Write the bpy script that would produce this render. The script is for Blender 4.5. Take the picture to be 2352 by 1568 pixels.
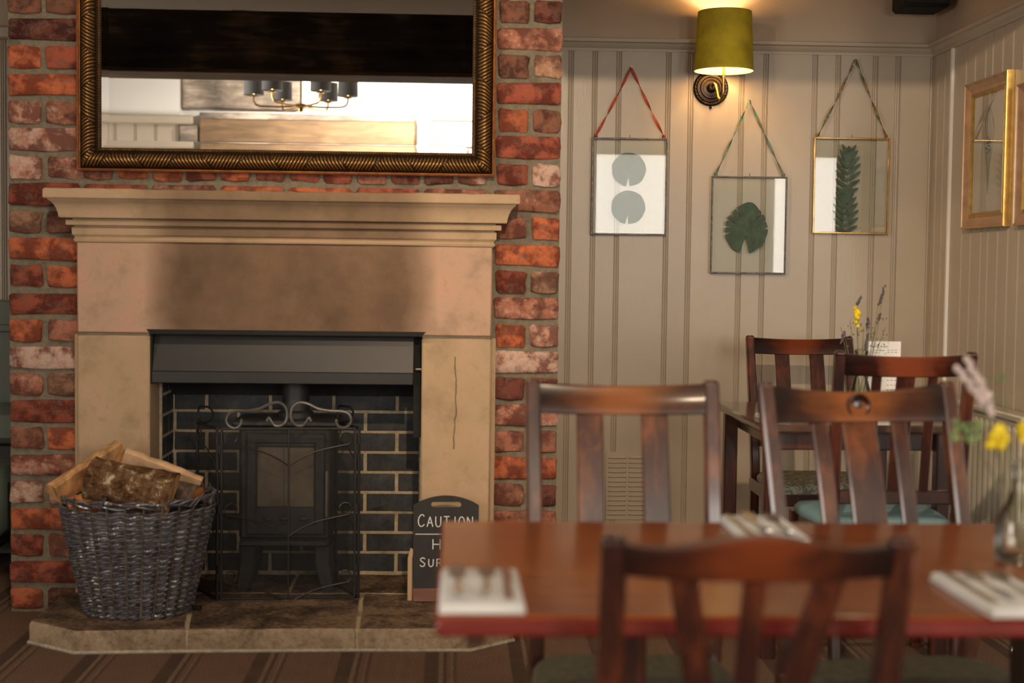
import bpy, math, random
from math import pi, sin, cos, radians, sqrt
from mathutils import Vector, Matrix, noise
from mathutils.geometry import tessellate_polygon

for o in list(bpy.data.objects): bpy.data.objects.remove(o)
SC = bpy.context.scene
COL = SC.collection
R = random.Random(7)

# ------------------------------------------------------------------ camera
H_CAM, D_CAM, F_PX = 1.17, 4.81, 3267.0
_y, _p, _r = radians(2.363), radians(2.852), radians(0.696)
fwd = Vector((sin(_y)*cos(_p), cos(_y)*cos(_p), -sin(_p)))
rt0 = Vector((cos(_y), -sin(_y), 0)); up0 = rt0.cross(fwd)
rt = rt0*cos(_r) + up0*sin(_r); up = up0*cos(_r) - rt0*sin(_r)
cam_d = bpy.data.cameras.new('camera'); cam = bpy.data.objects.new('camera', cam_d); COL.objects.link(cam)
cam.matrix_world = Matrix(((rt.x, up.x, -fwd.x, 0), (rt.y, up.y, -fwd.y, -D_CAM), (rt.z, up.z, -fwd.z, H_CAM), (0, 0, 0, 1)))
cam_d.sensor_width = 36.0; cam_d.lens = 36.0*F_PX/2352.0
cam_d.dof.use_dof = True; cam_d.dof.focus_distance = 5.8; cam_d.dof.aperture_fstop = 2.7
cam_d.clip_start = 0.05
SC.camera = cam

# ------------------------------------------------------------------ world, exposure
w = bpy.data.worlds.new('world'); SC.world = w; w.use_nodes = True
w.node_tree.nodes['Background'].inputs[0].default_value = (0.80, 0.88, 1.0, 1)
w.node_tree.nodes['Background'].inputs[1].default_value = 1.2
SC.view_settings.view_transform = 'Standard'; SC.view_settings.look = 'None'
SC.view_settings.exposure = 0.0; SC.view_settings.gamma = 1.0; SC.view_settings.use_curve_mapping = False
SC.cycles.use_denoising = True
SC.cycles.max_bounces = 8; SC.cycles.transparent_max_bounces = 12
SC.cycles.caustics_reflective = False; SC.cycles.caustics_refractive = False

# ------------------------------------------------------------------ lights
def area(name, loc, target, sx, sy, power, col, spread=180):
    d = bpy.data.lights.new(name, 'AREA'); d.shape = 'RECTANGLE'; d.size = sx; d.size_y = sy
    d.energy = power; d.color = col; d.spread = radians(spread)
    o = bpy.data.objects.new(name, d); COL.objects.link(o); o.location = loc
    o.rotation_euler = (Vector(target)-Vector(loc)).to_track_quat('-Z', 'Y').to_euler()
    return o
def spot(name, loc, target, power, col, angle=120, radius=.03, blend=.6):
    d = bpy.data.lights.new(name, 'SPOT'); d.energy = power; d.color = col
    d.spot_size = radians(angle); d.spot_blend = blend; d.shadow_soft_size = radius
    o = bpy.data.objects.new(name, d); COL.objects.link(o); o.location = loc
    o.rotation_euler = (Vector(target)-Vector(loc)).to_track_quat('-Z', 'Y').to_euler()
    return o
DAY = (1.0, 0.91, 0.81)
WARM = (1.0, 0.75, 0.50)
# daylight through the two windows behind the camera and the one on the left
area('daylight_back_window', (1.78, -6.42, 1.60), (1.78, 0, 1.60), 0.95, 1.3, 54, DAY)
area('daylight_far_window', (3.27, -6.42, 1.60), (3.27, 0, 1.60), 0.6, 1.3, 34, DAY)
area('daylight_left_window', (-3.33, -4.4, 1.5), (0, -4.4, 1.5), 1.6, 1.3, 80, DAY)
# alcove spot, then unseen fill spots added to brighten hearth, table and back wall
spot('downlight_alcove', (0.25, -3.3, 2.37), (1.15, 1.0, 1.4), 215, WARM, 70, .035)
spot('fill_hearth', (-0.8, -1.9, 2.66), (-0.6, -0.1, 0.7), 56, WARM, 125, .06)
spot('fill_table', (0.9, -2.6, 2.66), (0.7, -2.2, 0.7), 26, WARM, 110, .06)
spot('fill_back_wall', (-0.4, -5.4, 2.66), (-0.4, -6.5, 2.2), 260, (1, .9, .78), 140, .06)

# ------------------------------------------------------------------ helpers
LOC = {}
def thing(name, label, cat, loc=(0, 0, 0), rot=0.0, group=None, kind=None):
    o = bpy.data.objects.new(name, None); COL.objects.link(o); o.empty_display_size = .05
    o.location = loc; o.rotation_euler = (0, 0, rot)
    LOC[o.name] = Vector(loc)
    tag(o, label, cat, group, kind); return o
def tag(o, label=None, cat=None, group=None, kind=None):
    if label: o['label'] = label
    if cat: o['category'] = cat
    if group: o['group'] = group
    if kind: o['kind'] = kind
    return o
class M:
    def __init__(s): s.v = []; s.f = []
    def add(s, vs, fs):
        n = len(s.v); s.v += [tuple(v) for v in vs]; s.f += [tuple(i+n for i in f) for f in fs]
    def xf(s, mat):
        s.v = [tuple(mat @ Vector(v)) for v in s.v]; return s
def obj(name, m, mat, parent=None, label=None, local=False, smooth=40, kind=None, color=None):
    me = bpy.data.meshes.new(name)
    vs = m.v
    if parent is not None and not local:
        L = LOC.get(parent.name, Vector()); vs = [(v[0]-L.x, v[1]-L.y, v[2]-L.z) for v in vs]
    me.from_pydata(vs, [], m.f); me.materials.append(mat)
    if smooth:
        me.polygons.foreach_set('use_smooth', [True]*len(me.polygons))
        me.set_sharp_from_angle(angle=radians(smooth))
    me.update()
    o = bpy.data.objects.new(name, me); COL.objects.link(o)
    if parent is not None:
        o.parent = parent; LOC[o.name] = Vector() if local else LOC.get(parent.name, Vector())
    if label: o['label'] = label
    if kind: o['kind'] = kind
    if color: o.color = color
    return o
def struct(name, m, mat, **k):
    return obj(name, m, mat, kind='structure', **k)
def setting(name):
    o = bpy.data.objects.new(name, None); COL.objects.link(o); o.empty_display_size = .05
    LOC[o.name] = Vector(); o['kind'] = 'structure'; return o

def box(m, x0, x1, y0, y1, z0, z1, b=0.0):
    if b <= 0:
        m.add([(x, y, z) for x in (x0, x1) for y in (y0, y1) for z in (z0, z1)],
              [(0, 1, 3, 2), (4, 6, 7, 5), (0, 4, 5, 1), (2, 3, 7, 6), (0, 2, 6, 4), (1, 5, 7, 3)]); return
    b = min(b, .49*(x1-x0), .49*(y1-y0), .49*(z1-z0))
    vs = []; idx = {}
    for i, x in enumerate((x0, x1)):
        for j, y in enumerate((y0, y1)):
            for k, z in enumerate((z0, z1)):
                sx, sy, sz = (1, -1)[i]*b, (1, -1)[j]*b, (1, -1)[k]*b
                idx[i, j, k, 0] = len(vs); vs.append((x, y+sy, z+sz))
                idx[i, j, k, 1] = len(vs); vs.append((x+sx, y, z+sz))
                idx[i, j, k, 2] = len(vs); vs.append((x+sx, y+sy, z))
    g = lambda i, j, k, a: idx[i, j, k, a]
    fs = []
    for i in (0, 1):
        q = [g(i, 0, 0, 0), g(i, 1, 0, 0), g(i, 1, 1, 0), g(i, 0, 1, 0)]; fs.append(q if i else q[::-1])
        q = [g(0, i, 0, 1), g(1, i, 0, 1), g(1, i, 1, 1), g(0, i, 1, 1)]; fs.append(q[::-1] if i else q)
        q = [g(0, 0, i, 2), g(1, 0, i, 2), g(1, 1, i, 2), g(0, 1, i, 2)]; fs.append(q if i else q[::-1])
    for i in (0, 1):
        for j in (0, 1):
            q = [g(i, j, 0, 0), g(i, j, 1, 0), g(i, j, 1, 1), g(i, j, 0, 1)]; fs.append(q[::-1] if i == j else q)
            q = [g(0, i, j, 1), g(1, i, j, 1), g(1, i, j, 2), g(0, i, j, 2)]; fs.append(q[::-1] if i == j else q)
            q = [g(i, 0, j, 0), g(i, 1, j, 0), g(i, 1, j, 2), g(i, 0, j, 2)]; fs.append(q if i == j else q[::-1])
    for i in (0, 1):
        for j in (0, 1):
            for k in (0, 1):
                q = [g(i, j, k, 0), g(i, j, k, 1), g(i, j, k, 2)]; fs.append(q if (i+j+k) % 2 else q[::-1])
    m.add(vs, fs)
def rr(wd, dp, c):
    a, b = wd/2, dp/2
    return [(a, -b+c), (a, b-c), (a-c, b), (-a+c, b), (-a, b-c), (-a, -b+c), (-a+c, -b), (a-c, -b)]
def circ(r, n): return [(r*cos(2*pi*i/n), r*sin(2*pi*i/n)) for i in range(n)]
def sweep(m, pts, sec, side=(1, 0, 0), closed=False, caps=True):
    pts = [Vector(p) for p in pts]; n = len(pts); side = Vector(side); vs = []; k = None
    for i, p in enumerate(pts):
        if closed: t = pts[(i+1) % n]-pts[i-1]
        else: t = pts[min(i+1, n-1)]-pts[max(i-1, 0)]
        t.normalize(); s = side - t*side.dot(t)
        if s.length < 1e-4: s = t.orthogonal()
        s.normalize(); nn = t.cross(s)
        sc = sec(i, i/max(1, n-1)) if callable(sec) else sec
        k = len(sc)
        vs += [p+s*a+nn*b for a, b in sc]
    fs = []
    for i in range(n if closed else n-1):
        j = (i+1) % n
        for q in range(k):
            r_ = (q+1) % k; fs.append((i*k+q, i*k+r_, j*k+r_, j*k+q))
    if caps and not closed: fs += [tuple(range(k))[::-1], tuple(range((n-1)*k, n*k))]
    m.add(vs, fs)
def tube(m, pts, r, n=8, closed=False):
    pts = [Vector(p) for p in pts]; N = len(pts); vs = []; prev = None
    for i, p in enumerate(pts):
        t = (pts[(i+1) % N]-pts[i-1]) if closed else (pts[min(i+1, N-1)]-pts[max(i-1, 0)])
        t.normalize()
        if prev is None: s = t.orthogonal().normalized()
        else:
            s = prev-t*prev.dot(t); s = s.normalized() if s.length > 1e-5 else t.orthogonal().normalized()
        prev = s; q = t.cross(s); rr_ = r(i/max(1, N-1)) if callable(r) else r
        vs += [p+s*rr_*cos(2*pi*a/n)+q*rr_*sin(2*pi*a/n) for a in range(n)]
    fs = [(i*n+a, i*n+(a+1) % n, ((i+1) % N)*n+(a+1) % n, ((i+1) % N)*n+a) for i in range(N if closed else N-1) for a in range(n)]
    if not closed: fs += [tuple(range(n))[::-1], tuple(range((N-1)*n, N*n))]
    m.add(vs, fs)
def lathe(m, prof, c=(0, 0, 0), n=24, axis='z', sx=1., sy=1., cap=True):
    vs = []
    for r_, h in prof:
        for a in range(n):
            x, y = r_*cos(2*pi*a/n)*sx, r_*sin(2*pi*a/n)*sy
            p = (x, y, h) if axis == 'z' else ((x, -h, y) if axis == 'y' else (h, x, y))
            vs.append((c[0]+p[0], c[1]+p[1], c[2]+p[2]))
    k = len(prof)
    fs = [(i*n+a, i*n+(a+1) % n, (i+1)*n+(a+1) % n, (i+1)*n+a) for i in range(k-1) for a in range(n)]
    if cap: fs += [tuple(range(n))[::-1], tuple(range((k-1)*n, k*n))]
    m.add(vs, fs)
def plate(m, loops, t, mat):
    """flat plate in local XY (thickness t along z), loops[0] outer, others holes; mat places it"""
    L = [[Vector((p[0], p[1], 0)) for p in lp] for lp in loops]
    tris = tessellate_polygon(L); flat = [p for lp in L for p in lp]; n = len(flat)
    vs = [mat @ Vector((p.x, p.y, t/2)) for p in flat]+[mat @ Vector((p.x, p.y, -t/2)) for p in flat]
    fs = []
    for a, b, c in tris:
        nz = (flat[b]-flat[a]).cross(flat[c]-flat[a]).z
        if abs(nz) < 1e-12: continue
        if nz < 0: a, c = c, a
        fs += [(a, b, c), (a+n, c+n, b+n)]
    k = 0
    for lp in L:
        for i in range(len(lp)):
            a, b = k+i, k+(i+1) % len(lp); fs.append((a, a+n, b+n, b))
        k += len(lp)
    m.add(vs, fs)
def frame_xz(loc=(0, 0, 0), ry=0.0):
    """local x->world x, local y->world z, local z-> world -y (faces camera)"""
    return Matrix.Translation(loc) @ Matrix(((1, 0, 0, 0), (0, 0, -1, 0), (0, 1, 0, 0), (0, 0, 0, 1)))
def frame_side(m, A, B, inward, out, prof, nu, disp=None):
    """mitred moulding side from outer corner A to B; prof [(inset, height)]; disp(s, inset, i)->extra height"""
    A, B, inward, out = map(Vector, (A, B, inward, out)); d = B-A; L = d.length; d.normalize(); k = len(prof); vs = []
    for u in range(nu+1):
        for i, (ins, h) in enumerate(prof):
            s = ins+(L-2*ins)*u/nu
            hh = h+(disp(s, ins, i) if disp else 0)
            vs.append(A+d*s+inward*ins+out*hh)
    m.add(vs, [(u*k+i, (u+1)*k+i, (u+1)*k+i+1, u*k+i+1) for u in range(nu) for i in range(k-1)])
def frame4(m, corners, out, prof, nus, disp=None):
    c = [Vector(p) for p in corners]; cen = sum(c, Vector())/4
    for i in range(4):
        A, B = c[i], c[(i+1) % 4]; d = (B-A).normalized()
        inward = (cen-A)-d*(cen-A).dot(d); inward.normalize()
        frame_side(m, A, B, inward, out, prof, nus[i % len(nus)], disp)

# ------------------------------------------------------------------ materials
class NT:
    def __init__(s, name):
        s.m = bpy.data.materials.new(name); s.m.use_nodes = True; s.t = s.m.node_tree
        s.b = s.t.nodes['Principled BSDF']; s.out = s.t.nodes['Material Output']
        s.tc = s.t.nodes.new('ShaderNodeTexCoord')
    def n(s, typ, **k):
        o = s.t.nodes.new('ShaderNode'+typ)
        for a, v in k.items(): setattr(o, a, v)
        return o
    def l(s, a, b): s.t.links.new(a, b)
    def mapping(s, scale=(1, 1, 1), src='Object', rot=(0, 0, 0)):
        mp = s.n('Mapping'); mp.inputs['Scale'].default_value = scale; mp.inputs['Rotation'].default_value = rot
        s.l(s.tc.outputs[src], mp.inputs[0]); return mp.outputs[0]
    def noise(s, vec, scale, detail=4, rough=.55, dist=0.):
        o = s.n('TexNoise'); s.l(vec, o.inputs['Vector']); o.inputs['Scale'].default_value = scale
        o.inputs['Detail'].default_value = detail; o.inputs['Roughness'].default_value = rough
        o.inputs['Distortion'].default_value = dist; return o.outputs[0]
    def ramp(s, fac, stops, interp='LINEAR'):
        o = s.n('ValToRGB'); s.l(fac, o.inputs[0]); cr = o.color_ramp; cr.interpolation = interp
        while len(cr.elements) < len(stops): cr.elements.new(.5)
        for e, (p, c) in zip(cr.elements, stops): e.position = p; e.color = (*c, 1) if len(c) == 3 else c
        return o.outputs[0]
    def math(s, op, a, b=None, c=None):
        o = s.n('Math', operation=op)
        for i, x in enumerate((a, b, c)):
            if x is None: continue
            if isinstance(x, (int, float)): o.inputs[i].default_value = x
            else: s.l(x, o.inputs[i])
        return o.outputs[0]
    def mix(s, fac, a, b, blend='MIX'):
        o = s.n('Mix', data_type='RGBA', blend_type=blend)
        for i, x in ((0, fac), (6, a), (7, b)):
            if isinstance(x, (int, float)): o.inputs[i].default_value = x
            elif isinstance(x, tuple): o.inputs[i].default_value = (*x, 1)
            else: s.l(x, o.inputs[i])
        return o.outputs[2]
    def bump(s, h, strength=.3, dist=.002):
        o = s.n('Bump'); o.inputs['Strength'].default_value = strength; o.inputs['Distance'].default_value = dist
        s.l(h, o.inputs['Height']); s.l(o.outputs[0], s.b.inputs['Normal'])
    def set(s, col=None, rough=None, metal=None, spec=None, coat=None, coat_r=None):
        for nm, v in (('Base Color', col), ('Roughness', rough), ('Metallic', metal), ('Specular IOR Level', spec), ('Coat Weight', coat), ('Coat Roughness', coat_r)):
            if v is None: continue
            if isinstance(v, tuple): s.b.inputs[nm].default_value = (*v, 1)
            elif isinstance(v, (int, float)): s.b.inputs[nm].default_value = v
            else: s.l(v, s.b.inputs[nm])
        return s
def simple(name, col, rough=.5, metal=0., var=.12, scale=30, bump=.0, bscale=200, stretch=(1, 1, 1), coat=None, spec=None, dist=.001):
    s = NT(name); v = s.mapping(stretch)
    f = s.noise(v, scale, 5)
    dk = tuple(c*(1-var*1.6) for c in col); lt = tuple(min(1, c*(1+var*1.6)) for c in col)
    s.set(s.ramp(f, [(.3, dk), (.7, lt)]), rough, metal, spec, coat)
    if bump: s.bump(s.noise(v, bscale, 3), bump, dist)
    return s.m
def glass_thin(name, tint=(1, 1, 1), boost=1.0, rough=.0, f0=.04):
    s = NT(name); tr = s.n('BsdfTransparent'); tr.inputs[0].default_value = (*tint, 1)
    gl = s.n('BsdfGlossy'); gl.inputs['Roughness'].default_value = rough
    fr = s.n('Fresnel'); fr.inputs[0].default_value = 1.5
    mx = s.n('MixShader'); s.l(s.math('MULTIPLY', fr.outputs[0], boost), mx.inputs[0]); s.l(tr.outputs[0], mx.inputs[1]); s.l(gl.outputs[0], mx.inputs[2])
    s.l(mx.outputs[0], s.out.inputs[0]); return s.m

def mat_brick():
    s = NT('old_brick'); oi = s.n('ObjectInfo'); v = s.mapping()
    off = s.n('VectorMath', operation='MULTIPLY_ADD'); s.l(oi.outputs['Location'], off.inputs[0]); off.inputs[1].default_value = (7, 7, 7); s.l(v, off.inputs[2])
    v = off.outputs[0]
    big = s.noise(v, 16, 4, .6); med = s.noise(v, 45, 5, .65); fine = s.noise(v, 160, 4, .7)
    base = oi.outputs['Color']
    c = s.mix(s.ramp(big, [(.44, (0, 0, 0)), (.57, (1, 1, 1))]), s.mix(1.0, base, (.45, .40, .42), 'MULTIPLY'), s.mix(1.0, base, (1.2, 1.25, 1.2), 'MULTIPLY'))
    c = s.mix(s.ramp(s.noise(v, 28, 6, .75, 1.2), [(.50, (0, 0, 0)), (.60, (.55, .55, .55))]), c, (.17, .10, .07))
    # lime bloom: more where the alpha of the object colour is high
    bl = s.math('SUBTRACT', s.math('ADD', s.math('MULTIPLY', big, .6), s.math('MULTIPLY', med, .6)), s.math('SUBTRACT', .92, s.math('MULTIPLY', oi.outputs['Alpha'], .42)))
    bl = s.ramp(s.math('MULTIPLY', bl, 6), [(0, (0, 0, 0)), (1, (.85, .85, .85))])
    c = s.mix(bl, c, (.56, .42, .34))
    c = s.mix(s.ramp(fine, [(.55, (0, 0, 0)), (.75, (.55, .55, .55))]), c, (.10, .045, .03))
    s.set(c, .82, 0, .25)
    s.bump(s.math('ADD', s.math('MULTIPLY', med, .7), s.math('MULTIPLY', fine, .5)), .8, .006)
    return s.m
def mat_darkbrick():
    s = NT('dark_engineering_brick'); v = s.mapping(); f = s.noise(v, 30, 5, .65); g = s.noise(v, 9, 3)
    c = s.ramp(f, [(.3, (.016, .019, .023)), (.6, (.045, .050, .056)), (.8, (.085, .08, .075))])
    c = s.mix(s.ramp(g, [(.5, (0, 0, 0)), (.7, (.6, .6, .6))]), c, (.075, .055, .04))
    s.set(c, .55, 0, .4); s.bump(f, .4, .003); return s.m
def mat_mortar(name, col, dk):
    s = NT(name); v = s.mapping(); f = s.noise(v, 60, 6, .7); g = s.noise(v, 8, 3)
    c = s.ramp(f, [(.3, tuple(x*.6 for x in col)), (.7, col)])
    c = s.mix(s.ramp(g, [(.56, (0, 0, 0)), (.75, (.8, .8, .8))]), c, dk)
    s.set(c, .95, 0, .1); s.bump(f, .9, .006); return s.m
def mat_stone(name, base, pink, soot=True):
    s = NT(name); v = s.tc.outputs['Object']
    geo = s.n('NewGeometry'); pos = geo.outputs['Position']
    f = s.noise(v, 7, 5, .6); g = s.noise(v, 120, 4, .6); h = s.noise(v, 26, 4, .6)
    c = s.ramp(f, [(.3, tuple(x*.74 for x in base)), (.47, base), (.66, pink)])
    c = s.mix(s.ramp(s.noise(v, 14, 6, .75, 1.), [(.56, (0, 0, 0)), (.75, (.45, .45, .45))]), c, tuple(x*.62 for x in base))
    c = s.mix(s.ramp(g, [(.6, (0, 0, 0)), (.8, (.4, .4, .4))]), c, tuple(x*.55 for x in base))
    if soot:
        sx = s.n('SeparateXYZ'); s.l(v, sx.inputs[0]); X, Z = sx.outputs[0], sx.outputs[2]
        n1 = s.noise(v, 5, 4, .6, .6)
        # smoke stain above the opening: object origin is the hearth centre
        ax = s.math('ABSOLUTE', s.math('SUBTRACT', X, .015))
        hx = s.math('SUBTRACT', 1.0, s.math('SMOOTH_MIN', 1.0, s.math('MULTIPLY', s.math('MAXIMUM', s.math('SUBTRACT', ax, .36), 0.), 7.5), .1))
        hx = s.math('MAXIMUM', hx, 0.)
        up_ = s.math('MAXIMUM', s.math('SUBTRACT', 1.0, s.math('MULTIPLY', s.math('ABSOLUTE', s.math('SUBTRACT', Z, 1.02)), 1.65)), 0.)
        lo = s.math('GREATER_THAN', Z, .855)
        k = s.math('MULTIPLY', s.math('MULTIPLY', hx, up_), lo)
        k = s.math('MULTIPLY', k, s.math('ADD', s.math('MULTIPLY', n1, .8), .85))
        bd = s.math('MULTIPLY', s.math('GREATER_THAN', Z, 1.181), s.math('LESS_THAN', Z, 1.197))
        k = s.math('MULTIPLY', k, s.math('SUBTRACT', 1.0, s.math('MULTIPLY', bd, .8)))
        c = s.mix(s.ramp(k, [(.05, (0, 0, 0)), (.55, (.62, .62, .62)), (1.0, (.90, .90, .90))]), c, s.mix(s.ramp(s.noise(v, 5, 7, .62, .0), [(.33, (0, 0, 0)), (.66, (1, 1, 1))]), (.070, .043, .026), (.165, .102, .060)))
        # hairline vein on the right jamb
        vx = s.math('ABSOLUTE', s.math('SUBTRACT', X, s.math('ADD', .548, s.math('MULTIPLY', s.noise(v, 12, 3), .03))))
        vz = s.math('MULTIPLY', s.math('GREATER_THAN', Z, .50), s.math('LESS_THAN', Z, .81))
        ve = s.math('MULTIPLY', s.math('LESS_THAN', vx, s.math('MULTIPLY', h, .0045)), vz)
        c = s.mix(s.math('MULTIPLY', ve, .75), c, (.10, .075, .05))
    s.set(c, .85, 0, .2); s.bump(s.math('ADD', g, s.math('MULTIPLY', h, .6)), .35, .002); return s.m
def mat_hearth():
    s = NT('worn_hearth_stone'); v = s.tc.outputs['Object']; f = s.noise(v, 6, 6, .65, .5); g = s.noise(v, 60, 5, .7)
    k = s.mix(.5, s.ramp(f, [(.36, (0, 0, 0)), (.62, (1, 1, 1))]), s.ramp(g, [(.3, (0, 0, 0)), (.7, (1, 1, 1))]))
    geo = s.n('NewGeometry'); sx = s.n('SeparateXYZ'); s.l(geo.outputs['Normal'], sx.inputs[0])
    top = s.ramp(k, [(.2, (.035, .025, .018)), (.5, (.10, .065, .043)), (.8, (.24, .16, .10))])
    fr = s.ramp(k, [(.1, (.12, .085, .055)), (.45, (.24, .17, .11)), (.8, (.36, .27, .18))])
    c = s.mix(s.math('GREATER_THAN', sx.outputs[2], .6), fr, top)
    s.set(c, .8, 0, .25); s.bump(s.math('ADD', f, s.math('MULTIPLY', g, .5)), .6, .006); return s.m
def mat_wood(name, dark, mid, light, rough=.3, stretch=(1.2, 1.2, .12), scale=14, coat=.5, patch=3.0, spec=.5):
    s = NT(name); v = s.mapping(stretch); g = s.noise(v, scale*2.2, 6, .6, .8)
    p = s.noise(s.tc.outputs['Object'], patch, 3, .5)
    c = s.ramp(s.math('ADD', s.math('MULTIPLY', g, .4), s.math('MULTIPLY', p, .6)), [(.36, dark), (.52, mid), (.66, light)])
    s.set(c, rough, 0, spec, coat, .12); s.bump(g, .06, .001); return s.m
def mat_paint(name, col, rough=.45, var=.05):
    s = NT(name); v = s.tc.outputs['Object']; f = s.noise(v, 3, 4); b = s.noise(s.mapping((1, 1, .15)), 90, 4)
    s.set(s.ramp(f, [(.3, tuple(x*(1-var) for x in col)), (.7, tuple(x*(1+var) for x in col))]), rough, 0, .4)
    s.bump(s.math('ADD', b, s.math('MULTIPLY', s.noise(v, 14, 3), 1.5)), .22, .0015); return s.m
def mat_carpet():
    s = NT('striped_carpet'); v = s.tc.outputs['Object']
    sx = s.n('SeparateXYZ'); s.l(v, sx.inputs[0]); X, Y = sx.outputs[0], sx.outputs[1]
    wob = s.math('MULTIPLY', s.noise(v, 30, 2), .006)
    t = s.math('FRACT', s.math('DIVIDE', s.math('ADD', s.math('ADD', X, wob), 10.02), .255))
    BR = (.235, .140, .095); DK = (.075, .047, .037); MD = (.125, .076, .054); LT = (.300, .200, .140)
    c = s.ramp(t, [(0, BR), (.02, DK), (.165, DK), (.185, LT), (.215, LT), (.235, DK), (.255, DK), (.275, BR), (.31, BR), (.325, LT), (.335, LT), (.35, MD), (.375, MD), (.395, BR), (1, BR)])
    c = s.mix(s.ramp(s.noise(v, 9, 4, .6), [(.4, (0, 0, 0)), (.7, (.45, .45, .45))]), c, (.165, .097, .067))
    # herringbone weave
    zz = s.math('PINGPONG', X, .02); wv = s.math('SINE', s.math('MULTIPLY', s.math('ADD', Y, zz), 700))
    c = s.mix(s.math('MULTIPLY', s.math('ADD', wv, 1), .20), c, (.24, .165, .12))
    f = s.noise(v, 260, 3, .7)
    c = s.mix(s.ramp(f, [(.40, (.75, .75, .75)), (.58, (0, 0, 0))]), c, (.045, .028, .021))
    s.set(c, .97, 0, .05); s.bump(s.math('ADD', wv, f), .5, .003); return s.m
def mat_gilt():
    s = NT('gilt_carved_frame'); v = s.tc.outputs['Object']
    sx = s.n('NewGeometry'); f = s.noise(v, 40, 4)
    at_ = s.n('Attribute', attribute_name='ridge', attribute_type='GEOMETRY')
    k = s.math('ADD', at_.outputs['Fac'], s.math('MULTIPLY', s.math('SUBTRACT', f, .5), .5))
    c = s.ramp(k, [(.25, (.035, .020, .010)), (.55, (.17, .085, .028)), (.9, (.52, .28, .075))])
    s.set(c, s.ramp(k, [(.2, (.6, .6, .6)), (.9, (.33, .33, .33))]), .75, .5); return s.m
def mat_bark():
    s = NT('birch_bark'); v = s.mapping((1, 1, 1)); f = s.noise(v, 26, 6, .7, .4); g = s.noise(v, 70, 5, .7)
    c = s.ramp(f, [(.35, (.035, .020, .012)), (.48, (.15, .075, .035)), (.56, (.20, .13, .07)), (.64, (.62, .50, .34))])
    s.set(c, .9, 0, .1); s.bump(s.math('ADD', f, s.math('MULTIPLY', g, .5)), 1.0, .01); return s.m

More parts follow.
